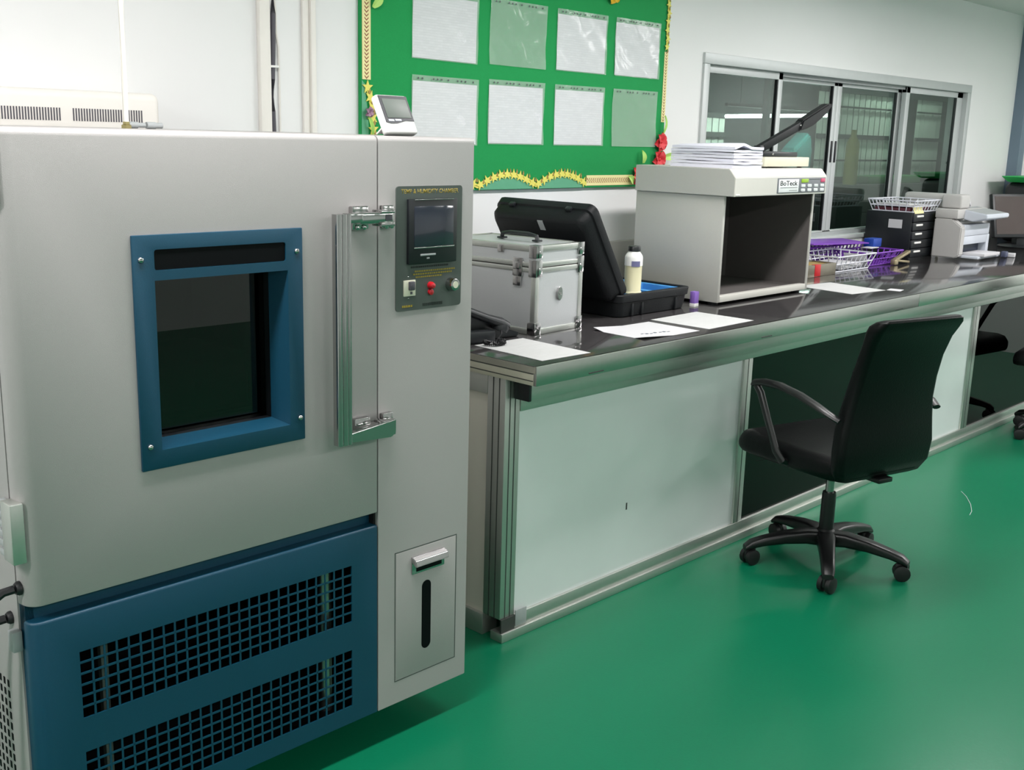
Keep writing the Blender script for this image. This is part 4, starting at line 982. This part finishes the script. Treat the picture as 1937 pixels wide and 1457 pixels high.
# printer
pr_ = thing('printer', 'grey office printer with scanner lid on the worktop', 'printer', (6.66, 2.8, ZB))
PX0, PX1, PY0, PY1 = 6.575, 6.90, 2.6, 3.02
PX0 = 6.46
m = MB(); m.prism([(PY0+.02, ZB+.004), (2.765, ZB+.004), (2.765, 1.135), (PY0+.06, 1.135), (PY0, 1.09), (PY0, ZB+.02)], 'x', PX0, PX0+.06, bev=.006); m.build('left_side', 'printer_grey', pr_)
MB().box(6.56, PX1, PY0+.05, PY1, ZB+.004, 1.12, .008).build('body', 'printer_grey', pr_)
MB().box(PX0+.06, PX1-.01, PY0+.002, PY0+.06, 1.035, 1.10, .005).box(PX0+.06, PX1-.01, PY0+.004, PY0+.06, .985, 1.034, .003).box(PX1-.04, PX1, PY0+.002, PY0+.06, ZB+.004, 1.035, .004).build('front_cover', 'printer_light', pr_)
MB().box(PX0+.06, PX1-.05, PY0+.045, PY0+.055, ZB+.03, .985).build('paper_slot', 'printer_dark', pr_)
MB().box(PX0+.06, PX1-.04, PY0-.09, PY0+.045, ZB+.004, ZB+.018, .003).build('paper_tray', 'printer_light', pr_)
MB().box(6.56, PX1, PY0+.03, PY1, 1.121, 1.19, .01, 3).box(PX0, 6.57, PY0+.03, 2.765, 1.136, 1.19, .006).build('scanner', 'printer_grey', pr_)
MB().box(6.53, 6.66, 2.645, 2.765, 1.191, 1.272, .012, 3).box(6.57, 6.66, 2.74, PY1, 1.191, 1.272, .02, 4).build('document_feeder', 'printer_grey', pr_)
MB().prism([(PY0-.10, 1.142), (PY0-.10, 1.165), (PY0+.10, 1.196), (PY0+.10, 1.186), (PY0+.03, 1.13), (PY0-.02, 1.12)], 'x', PX0+.10, PX1+.0, bev=.004).build('control_shelf', 'printer_light', pr_)
MB().prism([(PY0-.09, 1.1665), (PY0+.09, 1.1945), (PY0+.09, 1.1958), (PY0-.09, 1.1678)], 'x', PX0+.12, PX1-.02).build('control_face', 'grey_plastic', pr_)
tp = sheet_thing('white paper stack in the printer front tray', 6.68, 2.555, ZB+.0185, .25, .13, .02, th=.016, grp='papers at the printer')
tag(MB().box(6.84, 6.88, 2.47, 2.50, ZB+.0005, ZB+.035, .004).build('binder_clip', 'clip_navy'), 'navy clip at the end of the printer tray', 'clip')
sheet_thing('small white slip beside the navy clip', 6.92, 2.47, ZB+.0005, .05, .05, .2, th=.022, grp='papers at the printer')
sheet_thing('crumpled white paper on the printer beside the feeder', 6.74, 2.74, 1.207, .10, .12, .3, .2, th=.02, grp='papers at the printer')
# monitor
mo = thing('monitor', 'black computer monitor cut off by the right frame edge', 'monitor', (7.68, 2.70, ZB), math.radians(-28), world=False)
TM = Matrix.Translation((0, 0, .20)) @ Matrix.Rotation(math.radians(-14), 4, 'X')
MB().box(-.24, .24, -.012, .022, -.14, .15, .006, mtx=TM).build('monitor_case', 'monitor_black', mo)
MB().box(-.222, .222, -.0135, -.011, -.118, .132, mtx=TM).build('screen', 'monitor_screen', mo)
MB().box(-.035, .035, -.02, .03, .01, .12, .006).build('stand_neck', 'monitor_black', mo)
MB().lathe([(.12, 0), (.125, .004), (.11, .012), (.04, .018), (0, .018)], (0, .01, 0), 28).build('stand_base', 'monitor_black', mo)
# dark equipment with green tray
eq = tag(MB().box(8.05, 8.5, 2.66, 2.98, ZB+.0005, 1.315, .05, 5).build('equipment_case', 'monitor_black'), 'rounded black equipment case behind the monitor', 'equipment')
gt = thing('green_tray', 'bright green tray on the black equipment case', 'tray', (8.26, 2.8, 1.3155))
m = MB().loft([[(8.27+p[0], 2.80+p[1], z) for p in rrect(.54*s_, .38*s_, .03, 4)] for z, s_ in ((1.3155, .82), (1.32, .86), (1.352, 1.0), (1.356, 1.0))]); m.build('tray', 'tray_green', gt)
wb = thing('squeeze_bottle', 'white squeeze bottle with dark mark on the green tray', 'bottle', (8.26, 2.80, 1.356))
MB().lathe([(.036, 1.3565), (.04, 1.36), (.04, 1.43), (.03, 1.455), (.016, 1.465), (.015, 1.48), (.006, 1.49), (.004, 1.51)], (8.26, 2.80, 0), 20).build('body', 'bottle_white', wb)
MB().box(8.235, 8.25, 2.757, 2.766, 1.42, 1.435).build('mark', 'black_plastic', wb)

# ================================================================== OFFICE CHAIRS (local: +y forward, x right)
def make_chair(label, loc, rz, base_rot):
    t = thing('office_chair', label, 'chair', loc, rz, 'black office chairs', world=False)
    # star base
    for k in range(5):
        a = base_rot-rz+2*PI*k/5; d = Vector((math.cos(a), math.sin(a), 0)); sd = Vector((-d.y, d.x, 0)); secs = []
        for r_, zc_, w_, h_ in ((.02, .105, .036, .055), (.08, .110, .032, .05), (.16, .104, .028, .042), (.24, .09, .025, .034), (.285, .078, .024, .03), (.308, .064, .02, .02)):
            secs.append([d*r_+sd*p[0]+Vector((0, 0, zc_+p[1])) for p in rrect(2*w_, h_, .012, 3)])
        lg = MB().loft(secs).build('base_leg', 'plastic_black', t)
        c = d*.285; yaw = a+.6*math.sin(k*2.3)
        wm = Matrix.Translation(c) @ Matrix.Rotation(yaw, 4, 'Z')
        cs = MB()
        for sx in (-.014, .014): cs.lathe([(.02, -.011), (.0295, -.008), (.0295, .008), (.02, .011)], (0, 0, 0), 16, wm @ Matrix.Translation((0, sx*1.15, .0298)) @ Matrix.Rotation(PI/2, 4, 'X'))
        cs.box(-.024, .026, -.006, .006, .022, .062, .004, mtx=wm); cs.lathe([(.008, .04), (.008, .07)], (c.x, c.y, 0), 8)
        cs.build('caster', 'caster_black', t)
    MB().lathe([(.034, .075), (.038, .085), (.036, .13), (.027, .14), (.026, .27), (.024, .283), (0, .283)], (0, 0, 0), 20).build('column_shroud', 'plastic_black', t)
    MB().lathe([(.0155, .27), (.0155, .39)], (0, 0, 0), 16).build('gas_lift', 'gas_chrome', t)
    MB().box(-.09, .09, -.13, .12, .383, .405, .006).box(-.035, .035, -.25, -.12, .388, .406, .004).build('seat_plate', 'plastic_black', t)
    # seat cushion: loft along y
    secs = []
    for y, w_, zc_, h_ in ((-.235, .36, .44, .04), (-.225, .42, .442, .07), (-.18, .455, .445, .084), (-.05, .475, .443, .082), (.1, .485, .444, .084), (.2, .48, .446, .088), (.245, .465, .442, .082), (.268, .44, .434, .06), (.276, .39, .428, .03)):
        secs.append([(p[0], y, zc_+p[1]+(.006*(p[0]/.24)**2 if p[1] > 0 else 0)) for p in rrect(w_, h_, .034, 5)])
    MB().loft(secs).build('seat', 'leather_black', t)
    # backrest: loft up z
    secs = []
    for z, yc, w_, th in ((.40, -.205, .34, .03), (.41, -.215, .41, .045), (.45, -.228, .465, .055), (.52, -.232, .475, .06), (.60, -.228, .455, .062), (.68, -.232, .425, .06), (.76, -.246, .41, .056), (.84, -.266, .405, .052), (.91, -.29, .412, .054), (.945, -.306, .42, .064), (.966, -.318, .422, .064), (.982, -.330, .405, .05), (.989, -.338, .37, .026)):
        secs.append([(p[0], yc+p[1]+.10*(p[0])**2*2.2, z) for p in rrect(w_, th, .024, 5)])
    MB().loft(secs).build('backrest', 'leather_black', t)
    for sx in (-1, 1):
        X = .265*sx
        arm = [(X*.93, -.235, .635), (X*.98, -.20, .652), (X, -.14, .672), (X, -.06, .692), (X, .03, .705), (X, .11, .703), (X, .155, .694), (X, .168, .682)]
        MB().tube(arm, [.016, .018, .02, .021, .022, .022, .02, .012], 10, flat=.6).build('armrest', 'plastic_black', t)
        st_ = [(X, .15, .685), (X, .125, .66), (X, .075, .56), (X*.99, .03, .465), (X*.96, .005, .435), (X*.7, .0, .408), (X*.3, 0, .40)]
        MB().tube(st_, [.014, .015, .014, .015, .016, .014, .012], 10, flat=.8, up=(1, 0, 0)).build('arm_strut', 'plastic_black', t)
    MB().tube([(.06, .03, .40), (.2, .03, .396), (.26, .03, .392)], .005, 6).build('height_lever', 'plastic_black', t)
    return t
make_chair('black leather office chair pulled up to the dark glass panel', (3.66, 1.85, 0), math.radians(-15), math.radians(67))
make_chair('black office chair cut off at the right frame edge', (6.36, 1.86, 0), math.radians(8), math.radians(2))

tag(MB().tube([(4.945, 1.851, .0012), (4.886, 1.803, .0012), (4.788, 1.744, .0012), (4.697, 1.703, .0012), (4.64, 1.689, .0012)], .0011, 5).build('thread', 'sheet_white'), 'thin curved white thread lying on the green floor', 'thread')

# strip helper properties
for o in list(bpy.data.objects):
    if '_o' in o: del o['_o']
